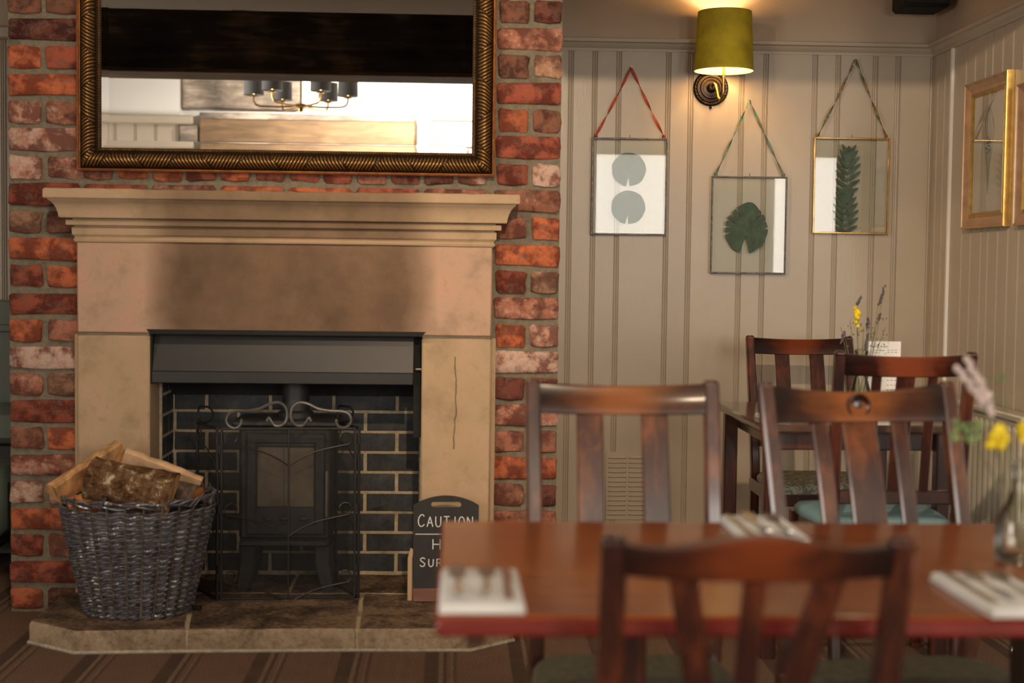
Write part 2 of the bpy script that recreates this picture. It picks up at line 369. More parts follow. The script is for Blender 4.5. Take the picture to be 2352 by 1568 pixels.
MB = dict(
    brick=mat_brick(), dbrick=mat_darkbrick(),
    fillet=mat_mortar('pale_mortar', (.50, .43, .33), (.12, .09, .06)),
    mortar=mat_mortar('lime_mortar', (.25, .215, .155), (.10, .085, .065)),
    mortar_fb=mat_mortar('firebox_mortar', (.66, .54, .37), (.07, .05, .035)),
    stone=mat_stone('carved_sandstone', (.445, .318, .195), (.49, .335, .22)),
    stone_pink=mat_stone('pink_sandstone', (.49, .325, .225), (.55, .325, .235)),
    hearth=mat_hearth(), carpet=mat_carpet(),
    panel=mat_paint('greige_panel_paint', (.47, .395, .305), .30),
    upper=mat_paint('taupe_wall_paint', (.50, .39, .29), .7),
    white=mat_paint('white_wall_paint', (.80, .78, .74), .7, .02),
    ceil=mat_paint('ceiling_paint', (.62, .59, .54), .8, .02),
    sage=mat_paint('sage_paint', (.17, .20, .17), .5),
    metal_black=simple('black_iron', (.022, .021, .021), .42, .3, .15, 40, .15, 150),
    hood=simple('black_hood_metal', (.018, .017, .018), .42, .1, .12, 6, .05, 90),
    soot=simple('soot_and_void_black', (.006, .0055, .005), .8, 0, .2),  # soot, also the plain black of the unlit throat
    iron_grey=simple('stove_iron', (.035, .034, .034), .5, .2, .2, 30, .1, 120),
    chrome=simple('chrome', (.62, .61, .60), .18, 1.0, .03),
    steel=simple('cutlery_steel', (.66, .64, .60), .22, 1.0, .03),
    brass=simple('aged_brass', (.50, .30, .10), .28, 1.0, .2, 25),
    bronze=simple('dark_bronze', (.042, .029, .021), .38, .8, .3, 30),
    lead=simple('dark_lead_came', (.10, .090, .085), .4, .8, .3, 60),
    gold=simple('gold_leaf', (.66, .42, .12), .35, .8, .15, 30),
    goldpink=simple('champagne_gilt', (.56, .36, .22), .38, .5, .1, 20),
    wicker=simple('grey_wicker', (.100, .094, .104), .30, 0, .35, 45, .2, 200, coat=.6),
    wicker_dk=simple('dark_wicker_stake', (.09, .068, .052), .5, 0, .4, 40),
    chalk=simple('chalk_white', (.82, .80, .77), .9, 0, .05, 200),
    slate=simple('chalkboard_black', (.020, .019, .019), .55, 0, .15, 20),
    ledge=mat_wood('red_brown_ledge_wood', (.14, .06, .04), (.22, .10, .07), (.30, .15, .10), .5, (.12, 1.2, 1.2)),
    pine=simple('pale_pine', (.50, .33, .19), .6, 0, .12, 12, .1, 80, (1, 1, .15)),
    cutwood=simple('split_firewood', (.56, .31, .13), .75, 0, .34, 26, .8, 70, (1, 1, .5), dist=.005),
    orangewood=simple('orange_split_firewood', (.62, .22, .045), .75, 0, .15, 18, .4, 60, (1, 1, .4)),
    palewood=simple('pale_split_firewood', (.74, .48, .28), .75, 0, .16, 22, .4, 60, (1, 1, .4)),
    bark=mat_bark(), greybark=simple('grey_bark', (.12, .085, .06), .9, 0, .4, 40, 1., 60, dist=.006),
    mahog=mat_wood('mahogany_stain', (.010, .004, .004), (.040, .011, .007), (.15, .035, .012)),
    mahog2=mat_wood('worn_mahogany_stain', (.018, .007, .005), (.075, .024, .012), (.26, .080, .024), patch=4.),
    tabletop=mat_wood('polished_table_wood', (.19, .038, .007), (.30, .075, .012), (.40, .12, .018), .20, (.12, 1.2, 1.2), 10, .12, 2.),
    tableedge=simple('red_table_edge', (.17, .014, .007), .35, 0, .2, 10, coat=.3),
    table2=mat_wood('dark_table_wood', (.035, .020, .015), (.07, .038, .026), (.12, .065, .04), .16, (.12, 1.2, 1.2), 10, .6),
    fabric_green=simple('moss_fabric', (.075, .068, .038), .9, 0, .25, 60, .3, 400),
    napkin=simple('white_napkin', (.80, .79, .76), .9, 0, .03, 20, .1, 300),
    velvet=simple('mustard_velvet', (.44, .335, .012), .8, 0, .18, 10, .05, 400),
    shade_in=simple('cream_shade_lining', (.85, .70, .42), .8, 0, .03),
    shade_grey=simple('grey_shade_fabric', (.16, .16, .16), .8, 0, .05),
    leaf=simple('pressed_leaf_green', (.055, .105, .050), .6, 0, .35, 35, .3, 120),
    sprig=simple('sprig_green', (.20, .27, .10), .8, 0, .3, 50),
    leafdk=simple('dark_pressed_leaf', (.035, .072, .036), .6, 0, .35, 35, .3, 120),
    leafpale=simple('pale_pressed_leaf', (.125, .175, .115), .7, 0, .2, 45, .3, 120),
    stem=simple('dry_stem', (.16, .15, .07), .8, 0, .3, 50),
    lav=simple('dried_lavender', (.10, .085, .10), .9, 0, .3, 50),
    pinkgrass=simple('dried_bunny_tail', (.52, .42, .38), .95, 0, .15, 50),
    yellow=simple('yellow_blossom', (.78, .58, .02), .7, 0, .2, 50),
    ribbon_red=simple('red_ribbon', (.48, .055, .025), .7, 0, .15, 60),
    radiator=mat_paint('radiator_enamel', (.46, .42, .34), .35),
    card=simple('menu_card', (.80, .79, .76), .8, 0, .02), ink=simple('print_ink', (.12, .10, .09), .8),
    rawbeam=mat_wood('sawn_beam', (.15, .09, .045), (.28, .17, .085), (.42, .28, .16), .7, (.15, 1.2, 1.2), 12, 0., 1.5),
    greybeam=mat_wood('weathered_plank', (.12, .10, .08), (.28, .22, .17), (.55, .47, .38), .8, (.3, 1.2, 1.2), 10, 0., 4.),
    blackbeam=mat_wood('black_stained_beam', (.006, .0045, .004), (.022, .015, .010), (.10, .065, .036), .7, (.12, 1.2, 1.2), 8, 0., 2.5, .08),
    beam_lit_under=mat_wood('lit_beam_underside', (.03, .018, .009), (.065, .038, .018), (.13, .075, .035), .8, (.12, 1.2, 1.2), 12, 0., 2., .05),
    screenmesh=None, seatteal=None, seatleaf=None,
)
def mirror_mat():
    s = NT('mirror_silver'); s.set((.93, .94, .94), .0, 1.0); return s.m
MB['mirror'] = mirror_mat()
def sunburst(name, base_name, dark, mid, light, hot):
    s = NT(name); v = s.mapping((1.2, 1.2, 1.2)); sx = s.n('SeparateXYZ'); s.l(s.tc.outputs['Object'], sx.inputs[0])
    g = s.noise(s.mapping((.25, 1.2, 1.6)), 26, 6, .6, .8); p = s.noise(s.tc.outputs['Object'], 9, 3)
    k = s.math('ADD', s.math('MULTIPLY', s.math('ABSOLUTE', sx.outputs[0]), 5.2), s.math('MULTIPLY', s.math('SUBTRACT', s.math('ADD', s.math('MULTIPLY', p, .6), s.math('MULTIPLY', g, .4)), .5), 1.5))
    s.set(s.ramp(k, [(.10, hot), (.35, light), (.62, mid), (.88, dark)]), .28, 0, .5, .5, .12); s.bump(g, .06, .001); return s.m
MB['rail_mahog'] = sunburst('sunburst_mahogany', '', (.009, .004, .004), (.030, .008, .005), (.10, .022, .008), (.17, .036, .010))
MB['rail_mahog2'] = sunburst('worn_sunburst_mahogany', '', (.020, .010, .008), (.065, .022, .011), (.17, .055, .018), (.27, .088, .024))
MB['worn'] = simple('worn_black_iron', (.038, .035, .033), .4, .4, .2)
MB['worn2'] = simple('worn_grey_iron', (.11, .105, .10), .4, .4, .2)
def mesh_mat():
    s = NT('fine_wire_mesh'); tr = s.n('BsdfTransparent'); mx = s.n('MixShader'); s.set((.010, .0095, .009), .7)
    mx.inputs[0].default_value = .36
    s.l(tr.outputs[0], mx.inputs[1]); s.l(s.b.outputs[0], mx.inputs[2]); s.l(mx.outputs[0], s.out.inputs[0]); return s.m
MB['screenmesh'] = mesh_mat()
def seat_mat(name, a, b, kind):
    s = NT(name); v = s.tc.outputs['Object']
    if kind == 'chevron':
        sx = s.n('SeparateXYZ'); s.l(v, sx.inputs[0]); zz = s.math('PINGPONG', sx.outputs[0], .012)
        k = s.math('ADD', s.math('MULTIPLY', s.math('SINE', s.math('MULTIPLY', s.math('ADD', sx.outputs[1], zz), 800)), .5), .5)
    else:
        k = s.ramp(s.noise(v, 22, 2, .5, 2.5), [(.47, (0, 0, 0)), (.53, (1, 1, 1))])
    s.set(s.mix(k, a, b), .75, 0, .3); return s.m
MB['seatteal'] = seat_mat('teal_chevron_fabric', (.10, .20, .23), (.24, .36, .38), 'chevron')
MB['seatleaf'] = seat_mat('leaf_pattern_fabric', (.16, .16, .13), (.34, .33, .26), 'leaf')
def ribbon_mat(name, cols):
    s = NT(name); v = s.tc.outputs['Object']; s.set(s.ramp(s.noise(v, 55, 2), [(.3+i*.4/(len(cols)-1), c) for i, c in enumerate(cols)], 'CONSTANT'), .6); return s.m
MB['ribbon_teal'] = ribbon_mat('teal_sari_ribbon', [(.05, .30, .23), (.20, .14, .09), (.05, .30, .23), (.10, .38, .30)])
MB['ribbon_multi'] = ribbon_mat('patterned_sari_ribbon', [(.30, .28, .22), (.05, .14, .06), (.32, .12, .04), (.05, .12, .06), (.30, .28, .22)])
MB['pane'] = glass_thin('window_glass', (.93, .95, .94), 1.0)
MB['frameglass'] = glass_thin('picture_glass', (.985, .995, .99), .34)
MB['stoveglass'] = glass_thin('stove_glass', (.85, .83, .80), 1.2, .05)
MB['vaseglass'] = glass_thin('vase_glass', (.97, .98, .96), .8, .02)
def bulb(name, col, st):
    s = NT(name); e = s.n('Emission'); e.inputs[0].default_value = (*col, 1); e.inputs[1].default_value = st
    s.l(e.outputs[0], s.out.inputs[0]); return s.m
MB['bulb'] = bulb('lamp_bulb', (1, .72, .38), 40)
MB['bulb2'] = bulb('dim_bulb', (1, .70, .35), 8)
# ================================================================== SETTING
AY = 1.0; RX = 1.965; ZC = 2.76; ZR = 2.075; CXL, CXR = -1.483, 0.355
m = M(); box(m, -3.5, 4.4, -6.6, 1.15, -.05, 0); struct('floor', m, MB['carpet'], smooth=0)
m = M(); box(m, -3.5, 4.4, -6.6, 1.15, ZC, ZC+.08); struct('ceiling', m, MB['ceil'], smooth=0)

# window builder: opening in a wall, frame, glazing bars, pane, sill
def window(name, fixed, a0, a1, z0, z1, axis):
    r_ = setting(name)
    def bx(m, u0, u1, w0, w1, d0, d1):
        if axis == 'y': box(m, u0, u1, fixed+d0, fixed+d1, w0, w1, .004)
        else: box(m, fixed+d0, fixed+d1, u0, u1, w0, w1, .004)
    m = M()
    bx(m, a0, a0+.05, z0, z1, -.04, .03); bx(m, a1-.05, a1, z0, z1, -.04, .03); bx(m, a0+.05, a1-.05, z1-.05, z1, -.04, .03); bx(m, a0+.05, a1-.05, z0, z0+.05, -.04, .03)
    obj('window_frame', m, MB['white'], r_)
    m = M(); mid = (a0+a1)/2; bx(m, mid-.015, mid+.015, z0+.05, z1-.05, -.02, .01); zz = (z0+z1)/2
    bx(m, a0+.05, mid-.015, zz-.012, zz+.012, -.02, .01); bx(m, mid+.015, a1-.05, zz-.012, zz+.012, -.02, .01); obj('glazing_bar', m, MB['white'], r_)
    m = M()
    if axis == 'y': box(m, a0+.05, a1-.05, fixed-.008, fixed-.004, z0+.05, z1-.05)
    else: box(m, fixed-.008, fixed-.004, a0+.05, a1-.05, z0+.05, z1-.05)
    obj('pane', m, MB['pane'], r_, smooth=0)
window('window_1', -6.55, 1.25, 2.31, .95, 2.25, 'y')
window('window_2', -6.55, 2.90, 3.64, .95, 2.25, 'y')
window('window_3', -3.45, -5.25, -3.55, .85, 2.15, 'x')
m = M()
for a, b, c, d in ((-3.4, 1.25, 0, ZC), (1.25, 2.31, 0, .95), (1.25, 2.31, 2.25, ZC), (2.31, 2.90, 0, ZC), (2.90, 3.64, 0, .95), (2.90, 3.64, 2.25, ZC), (3.64, 4.3, 0, ZC)):
    box(m, a, b, -6.6, -6.5, c, d)
struct('wall_back', m, MB['white'], smooth=0)
m = M()
for a, b, c, d in ((-6.6, -5.25, 0, ZC), (-5.25, -3.55, 0, .85), (-5.25, -3.55, 2.15, ZC), (-3.55, 1.1, 0, ZC)):
    box(m, -3.5, -3.4, a, b, c, d)
struct('wall_left', m, MB['white'], smooth=0)
m = M(); box(m, 4.3, 4.4, -6.6, -.25, 0, ZC); box(m, RX+.001, 4.4, -.25, -.15, 0, ZC); struct('wall_far_right', m, MB['white'], smooth=0)

# ---- panelled alcove wall: separate beaded boards on a plastered wall
w_al = setting('wall_alcove')
m = M(); box(m, CXR-.1, RX+.12, AY, AY+.1, 0, ZC); obj('wall_plaster', m, MB['upper'], w_al, smooth=0)
def board_profile(w_, beads=2):
    """(across, proud) section of a board with a beaded right edge"""
    t = .012; p = [(0, 0), (0, t)]
    x = w_-.006-.009*beads
    p.append((x, t)); 
    for k in range(beads):
        p += [(x+.0012, t-.005), (x+.0030, t-.005), (x+.0045, t-.001), (x+.0065, t-.0002), (x+.0085, t-.001), (x+.0090, t-.004)]; x += .009
    p += [(x+.0015, t-.006), (x+.0035, t-.006), (x+.0045, t), (w_-.0008, t), (w_-.0008, 0)]
    return p
def boards_xz(parent, xs, y, z0, z1, mat):
    for i in range(len(xs)-1):
        a, b = xs[i], xs[i+1]; m = M(); pr = board_profile(b-a); k = len(pr)
        vs = [(a+p, y-h, z0) for p, h in pr]+[(a+p, y-h, z1) for p, h in pr]
        m.add(vs, [(j, j+1, k+j+1, k+j) for j in range(k-1)]); obj('panel_board', m, mat, parent, smooth=35)
xs = [.36]+[x+.016 for x in (.461, .558, .656, .858, .951, 1.16, 1.257, 1.46, 1.555, 1.709, 1.803)]+[RX-.001]
boards_xz(w_al, xs, AY, .12, ZR-.01, MB['panel'])
w_ar = setting('wall_right')
m = M(); box(m, RX, RX+.1, -.25, AY, 0, ZC); obj('wall_plaster', m, MB['upper'], w_ar, smooth=0)
ys = [1.0-.012, .915, .835, .762]; ys2 = [.74, .60, .505, .40, .33, .235, .14, .045, -.05, -.15, -.25]
for seq in (ys, ys2):
    for i in range(len(seq)-1):
        a, b = seq[i], seq[i+1]; m = M(); pr = board_profile(a-b, 1); k = len(pr)
        vs = [(RX-h, a-p, .12) for p, h in pr]+[(RX-h, a-p, ZR-.01) for p, h in pr]
        m.add(vs, [(j, j+1, k+j+1, k+j) for j in range(k-1)]); obj('panel_board', m, MB['panel'], w_ar, smooth=35)
m = M(); box(m, RX-.022, RX+.002, .741, .762, .12, ZR-.012, .003); struct('trim_1', m, MB['white'])
# rail mouldings
def rail_sec(): return [(0, 0), (0, .006), (.010, .006), (.016, .014), (.022, .020), (.030, .024), (.034, .036), (.046, .036), (.050, .030), (.050, 0)]
m = M(); s = rail_sec(); k = len(s)
pts = [(CXR-.02, AY), (RX, AY), (RX, -.27)]
vs = [(pts[0][0], AY-h-.012, ZR-.012+z) for z, h in s]+[(RX-h-.012, AY-h-.012, ZR-.012+z) for z, h in s]+[(RX-h-.012, -.27, ZR-.012+z) for z, h in s]
m.add(vs, [(q*k+j, q*k+j+1, (q+1)*k+j+1, (q+1)*k+j) for q in (0, 1) for j in range(k-1)])
struct('trim_2', m, MB['panel'], smooth=30)
m = M(); box(m, CXR, RX, AY-.030, AY, 0, .125, .004); struct('baseboard_alcove', m, MB['panel'])
m = M(); box(m, RX-.030, RX, -.25, AY-.03, 0, .125, .004); struct('baseboard_right', m, MB['panel'])
m = M(); box(m, CXR+.002, CXR+.026, AY-.040, AY-.012, 0.125, ZR-.012, .003); struct('trim_3', m, MB['white'])
m = M(); box(m, CXR+.003, RX+.1, -.72, -.50, 2.115, ZC-.002, .01); struct('trim_4', m, MB['blackbeam'])  # header out of view, placed to cut the alcove spot high on the wall

# ---- wall left of the chimney breast
w_l = setting('wall_alcove_left')
m = M(); box(m, -3.4, CXL, AY, AY+.1, 0, ZC); obj('wall_plaster', m, MB['upper'], w_l, smooth=0)
boards_xz(w_l, [-3.39+i*.1 for i in range(17)]+[-1.74, -1.64, CXL-.002], AY, 1.03, ZR-.01, MB['panel'])
m = M(); box(m, -3.4, CXL-.002, AY-.022, AY, .0, 1.025, .004); obj('dado_panel', m, MB['sage'], w_l)
m = M(); box(m, -3.4, CXL-.002, AY-.045, AY, ZR-.012, ZR+.04, .008); struct('trim_5', m, MB['panel'])
m = M(); box(m, -3.4, CXL-.002, AY-.040, AY-.022, .90, .93, .004); struct('trim_6', m, MB['sage'])

# ---- chimney breast: mortar core + individual bricks
w_c = setting('wall_chimney')
def brick_mesh(wd, ht, seed, dp=.05, jit=.0030, ch=.0042, nm='brick'):
    rr_ = random.Random(seed); J = lambda: rr_.uniform(-jit, jit)
    a, b = wd/2, ht/2; c = min(.0085, ch*2.1) if ch > .002 else .0018
    o = [(a, -b+c), (a, 0), (a, b-c), (a-c, b), (0, b), (-a+c, b), (-a, b-c), (-a, -b+c), (-a+c, -b), (0, -b), (a-c, -b)]
    o = [(x+J()*1.2, z+J()*1.2) for x, z in o]; n = len(o)
    vs = [(x, dp, z) for x, z in o]+[(x, ch+J(), z) for x, z in o]+[(x*(1-ch/a*1.1), J()*.6, z*(1-ch/b*1.1)) for x, z in o]+[(J(), -.0015+J(), J())]
    fs = [(i+q*n, (i+1) % n+q*n, (i+1) % n+(q+1)*n, i+(q+1)*n) for q in (0, 1) for i in range(n)]+[(2*n+i, 2*n+(i+1) % n, 3*n) for i in range(n)]
    me = bpy.data.meshes.new(nm); me.from_pydata(vs, [], [f[::-1] for f in fs]); me.polygons.foreach_set('use_smooth', [True]*len(fs))
    me.set_sharp_from_angle(angle=radians(50 if ch > .002 else 20)); return me
PAL = dict(O=(.40, .105, .045, .25), R=(.26, .062, .036, .28), D=(.13, .038, .028, .15), W=(.44, .20, .14, .85), P=(.30, .115, .075, .60), B=(.18, .072, .045, .30), N=(.30, .155, .095, .50))
BH = .0735; PITCH = .0906; Z0 = .008
ST = [brick_mesh(.214, BH, 10+i) for i in range(8)]; HD = [brick_mesh(.098, BH, 40+i) for i in range(8)]
for me in ST+HD: me.materials.append(MB['brick'])
def put_brick(x0, x1, zc, key, parent=w_c, y=0.0):
    w_ = x1-x0; st = w_ > .15; me = R.choice(ST if st else HD)
    o = bpy.data.objects.new('brick', me); COL.objects.link(o); o.parent = parent
    o.location = ((x0+x1)/2, y+R.uniform(-.004, .003), zc+R.uniform(-.0015, .0015)); o.scale = (w_/(.214 if st else .098), 1, 1+R.uniform(-.03, .03))
    o.rotation_euler = (0, R.uniform(-.010, .010), 0)
    c = PAL[key]; k = R.uniform(.85, 1.15); o.color = (c[0]*k, c[1]*k, c[2]*k, min(1, max(0, c[3]+R.uniform(-.12, .12))))
LEFT = ['OB', 'R', 'RP', 'O', 'WP', 'P', 'PO', 'R', 'PN', 'W', 'OP', 'R', 'RO', 'O', 'NB', 'R', 'WP', 'W', 'WP', 'O', 'OR', 'D', 'BB', 'R', 'OB', 'R']
RIGHT = ['OB', 'R', 'RP', 'P', 'PD', 'O', 'PP', 'P', 'DB', 'W', 'OW', 'P', 'RN', 'O', 'PO', 'P', 'RW', 'R', 'OB', 'R', 'BN', 'P', 'BD', 'R', 'OB', 'R']
inner = [-1.235+i*(.125+1.235)/6 for i in range(7)]
G = .0165
for k in range(30):
    zc = Z0+k*PITCH+BH/2; rows = []
    zb, zt = zc-BH/2, zc+BH/2
    if k % 2:
        rows += [(CXL, -1.235-G, LEFT[k % 26][0]), (.128+G*.5, CXR, RIGHT[k % 26][0])]
        mids = [(inner[i], inner[i+1]-G) for i in range(6)]
    else:
        rows += [(CXL, CXL+.109, LEFT[k % 26][0]), (CXL+.109+G, -1.235-.004, LEFT[k % 26][-1]), (.142, .244, RIGHT[k % 26][0]), (.244+G, CXR, RIGHT[k % 26][-1])]
        mids = [(inner[i]+j*.1133, inner[i]+j*.1133+.1133-G) for i in range(6) for j in (0, 1)]
    for a, b in mids:
        if (zt > 1.405 and zb < 1.54) or zt > 2.38: rows.append((a, b, R.choice('RPORDP')))
    for a, b, c in rows: put_brick(a, b, zc, c)
m = M()
yb = .010
def wavy(m, x0, x1, z0, z1, y=yb, step=.02):
    nx, nz = max(1, int((x1-x0)/step)), max(1, int((z1-z0)/step))
    vs = [(x0+(x1-x0)*i/nx, y+.004*noise.noise(Vector((x0+(x1-x0)*i/nx, 0, z0+(z1-z0)*j/nz))*22), z0+(z1-z0)*j/nz) for i in range(nx+1) for j in range(nz+1)]
    m.add(vs, [(i*(nz+1)+j, (i+1)*(nz+1)+j, (i+1)*(nz+1)+j+1, i*(nz+1)+j+1) for i in range(nx) for j in range(nz)])
wavy(m, CXL, -1.02, 0, ZC); wavy(m, -.09, CXR, 0, ZC); wavy(m, -1.02, -.09, .96, ZC)
box(m, CXL+.001, -1.03, .015, AY, 0, ZC-.001); box(m, -.08, CXR-.001, .015, AY, 0, ZC-.001); box(m, -1.03, -.08, .016, AY, 1.0, ZC-.001)
obj('mortar', m, MB['mortar'], w_c)
# side faces of the breast near the floor line are plastered brick; fire recess
fb = setting('wall_fire_recess')
m = M(); box(m, -1.03, -.08, .2905, .40, 0, 1.0); box(m, -1.03, -.9975, .10, .290, 0, 1.0); box(m, -.1125, -.08, .10, .290, 0, 1.0)
obj('mortar', m, MB['mortar_fb'], fb)
DB = [brick_mesh(.2135, .0625, 80+i, .02, .0006, .0015) for i in range(5)]; DBh = [brick_mesh(.0985, .0625, 90+i, .02, .0006, .0015) for i in range(4)]
for me in DB+DBh: me.materials.append(MB['dbrick'])
def put_dark(x0, x1, zc, rot=0, fixed=.288, par=fb):
    w_ = x1-x0; st = w_ > .14; me = R.choice(DB if st else DBh); o = bpy.data.objects.new('brick', me); COL.objects.link(o); o.parent = par
    if rot == 0: o.location = ((x0+x1)/2, fixed, zc)
    else: o.location = (fixed, (x0+x1)/2, zc); o.rotation_euler = (0, 0, rot)
    o.scale = (w_/(.2135 if st else .0985), 1, 1)
for k in range(10):
    zc = .083+k*.0725+.031
    e = -.121-(.113 if k % 2 else .0)-.002
    xr = -.121
    if k % 2 == 0: edges = [(xr-.072, xr)]; x = xr-.072-.0125
    else: edges = [(xr-.185, xr)]; x = xr-.185-.0125
    while x > -.99:
        a = max(-.990, x-.2135)
        if x-a > .03: edges.append((a, x))
        x -= .226
    for a, b in edges: put_dark(a, b, zc)
    for fx, ro in ((-.995, pi/2), (-.115, -pi/2)):
        sp = [(.112, .20), (.2125, .290)] if k % 2 else [(.105, .150), (.1625, .290)]
        for a, b in sp: put_dark(a, b, zc, ro, fx)
m = M(); box(m, -1.0, -.11, .02, .296, .80, .815); obj('throat_void_plate', m, MB['soot'], fb)  # black plate standing in for the unlit void above
m = M(); box(m, -1.003, -.107, .262, .285, .718, .80); obj('throat_void_strip', m, MB['soot'], fb)  # black strip painted for the dark void under the hood

# ---- room parts only seen in the mirror
beam = M()
nx = 40; vs = []
for i in range(nx+1):
    x = -3.4+i*7.7/nx
    for y, z in ((-3.68, 2.325), (-3.68, 2.665), (-3.98, 2.665), (-3.98, 2.325)):
        vs.append((x, y+.008*noise.noise(Vector((x*3, y*9, z*9))), z+.010*noise.noise(Vector((x*3+9, y*5, z*7)))))
    if i == 0: pass
beam.add(vs, [(i*4+a, i*4+(a+1) % 4, (i+1)*4+(a+1) % 4, (i+1)*4+a) for i in range(nx) for a in range(4)]+[(0, 1, 2, 3)])
struct('trim_7', beam, MB['blackbeam'], smooth=0)
m = M(); box(m, -3.4, 4.29, -3.985, -3.672, 2.303, 2.327, .004); struct('trim_13', m, MB['beam_lit_under'])  # added board, its brown colour stands for the beam's lit underside
m = M(); box(m, -1.97, -.315, -6.338, -6.33, 2.310, 2.358, .003); struct('trim_14', m, MB['greybeam'])
m = M(); box(m, -3.4, -.5+4.8, -3.98, -3.68, 2.668, ZC); struct('trim_8', m, MB['ceil'], smooth=0)
m = M(); box(m, -1.975, -.31, -6.5, -6.34, 2.125, 2.36, .012); struct('trim_9', m, MB['rawbeam'])
m = M(); box(m, -2.13, -1.21, -6.5, -6.44, 2.40, 2.70, .008); struct('trim_10', m, MB['greybeam'])
m = M(); box(m, -2.132, -1.985, -6.5, -6.345, 0, 2.262, .015); struct('trim_11', m, MB['greybeam'])
wr = setting('wall_back_left')
m = M(); box(m, -3.4, -2.135, -6.5, -6.40, 0, ZC); obj('wall_plaster', m, MB['white'], wr, smooth=0)
# beaded boards below its rail, facing the fireplace
xs2 = [-3.39+i*.155 for i in range(8)]+[-2.14]
for i in range(len(xs2)-1):
    a, b = xs2[i], xs2[i+1]; m = M(); pr = board_profile(b-a); k = len(pr)
    vs = [(a+p, -6.40+h, .1) for p, h in pr]+[(a+p, -6.40+h, 2.27) for p, h in pr]
    m.add(vs, [(k+j, k+j+1, j+1, j) for j in range(k-1)]); obj('panel_board', m, MB['panel'], wr, smooth=35)
m = M(); box(m, -3.4, -2.02, -6.41, -6.33, 2.265, 2.335, .012); struct('trim_12', m, MB['panel'])
# ================================================================== FIREPLACE
HX, HY, HZ = -.555, -.06, .07
su = thing('fireplace_surround', 'carved sandstone fireplace surround with smoke-stained frieze and moulded mantel', 'fireplace', (HX, HY, HZ))
def jamb(x0, x1, side):
    m = M(); box(m, x0, x1, -.06, .10, HZ+.001, .942, .006)
    xo = x0 if side < 0 else x1
    box(m, min(xo, xo+side*.016), max(xo, xo+side*.016), -.030, .012, HZ+.001, .942, .003)
    return m
obj('jamb', jamb(-1.243, -1.005, -1), MB['stone'], su); obj('jamb', jamb(-.105, .127, 1), MB['stone'], su)
m = M(); box(m, -1.243, .127, -.06, .014, .948, 1.268, .005)
obj('frieze', m, MB['stone_pink'], su)
prof = [(0, 1.245), (.006, 1.249), (.008, 1.256), (.004, 1.262), (.006, 1.266), (.012, 1.272), (.013, 1.294), (.006, 1.298), (.006, 1.301), (.027, 1.302), (.028, 1.304), (.028, 1.317), (.026, 1.319), (.010, 1.320), (.010, 1.324), (.044, 1.325), (.046, 1.327), (.048, 1.340), (.052, 1.354), (.058, 1.366), (.066, 1.376), (.074, 1.383), (.076, 1.386), (.084, 1.387), (.086, 1.390), (.086, 1.413), (.082, 1.418)]
m = M(); vs = []; NX = 60
for p, z in prof:
    row = [(-1.243-p, -.001, z), (-1.243-p, -.03-p/2, z)]
    for i in range(NX+1):
        x = -1.243-p+(1.37+2*p)*i/NX; j = .0022*noise.noise(Vector((x*9, z*30, 1)))+.0035*noise.noise(Vector((x*30, 7, z*20)))*(1 if z > 1.39 else .15)
        row.append((x, -.06-p+j, z+(j if z > 1.41 else 0)))
    row += [(.127+p, -.03-p/2, z), (.127+p, -.001, z)]; vs += row
k = NX+5
m.add(vs, [(i*k+j, i*k+j+1, (i+1)*k+j+1, (i+1)*k+j) for i in range(len(prof)-1) for j in range(k-1)])
n0 = (len(prof)-1)*k; m.add([], []); m.f.append(tuple(range(n0, n0+k)))
obj('mantel', m, MB['stone'], su, smooth=30)
for ja, jb in ((-1.243, -1.006), (-.104, .127)):
    m = M(); box(m, ja, jb, -.058, .012, .9425, .9475); obj('mortar_joint', m, MB['mortar'], su, smooth=0)

he = thing('hearth', 'low raised stone hearth of worn slabs in front of the fireplace', 'hearth', (HX, -.3, 0))
def slab(pts, z0=0.006, z1=.07, c=.006):
    """chamfered slab from plan polygon (counter-clockwise)"""
    m = M(); P = [Vector((x, y)) for x, y in pts]; n = len(P)
    # resample edges
    Q = []
    for i in range(n):
        a, b = P[i], P[(i+1) % n]; s = max(1, int((b-a).length/.03))
        Q += [a+(b-a)*j/s for j in range(s)]
    cen = sum(P, Vector((0, 0)))/n; N = len(Q); vs = []
    for (sc, z) in ((0, z0), (0, z1-c*1.6), (c, z1)):
        for q in Q:
            d = (q-cen); qq = q-d.normalized()*sc if sc else q
            j = .004*noise.noise(Vector((q.x*14, q.y*14, z*10)))
            vs.append((qq.x+j, qq.y+j, z+(j*.4 if z > z0 else 0)))
    m.add(vs, [(q*N+i, q*N+(i+1) % N, (q+1)*N+(i+1) % N, (q+1)*N+i) for q in (0, 1) for i in range(N)]+[tuple(range(2*N, 3*N))])
    return m
HL, HRr = -1.300, .190; yf = -.505
obj('hearth_slab', slab([(-1.300, -.405), (-1.130, -.525), (-.806, -.505), (-.868, -.02), (-1.3, -.02)]), MB['hearth'], he)
obj('hearth_slab', slab([(-.798, -.505), (-.292, -.490), (-.304, -.02), (-.860, -.02)]), MB['hearth'], he)
obj('hearth_slab', slab([(-.284, -.490), (.06, -.490), (.20, -.37), (.20, -.02), (-.296, -.02)]), MB['hearth'], he)
obj('hearth_slab', slab([(-1.0, -.012), (-.555, -.012), (-.555, .286), (-1.0, .286)]), MB['hearth'], he)
obj('hearth_slab', slab([(-.549, -.012), (-.11, -.012), (-.11, .286), (-.549, .286)]), MB['hearth'], he)
m = M(); m.add([(-1.294, -.400, 0), (-1.128, -.519, 0), (-.80, -.499, 0), (-.29, -.484, 0), (.058, -.484, 0), (.194, -.366, 0), (.194, -.008, 0), (-.12, -.008, 0), (-.12, .28, 0), (-.99, .28, 0), (-.99, -.008, 0), (-1.294, -.008, 0)], [])
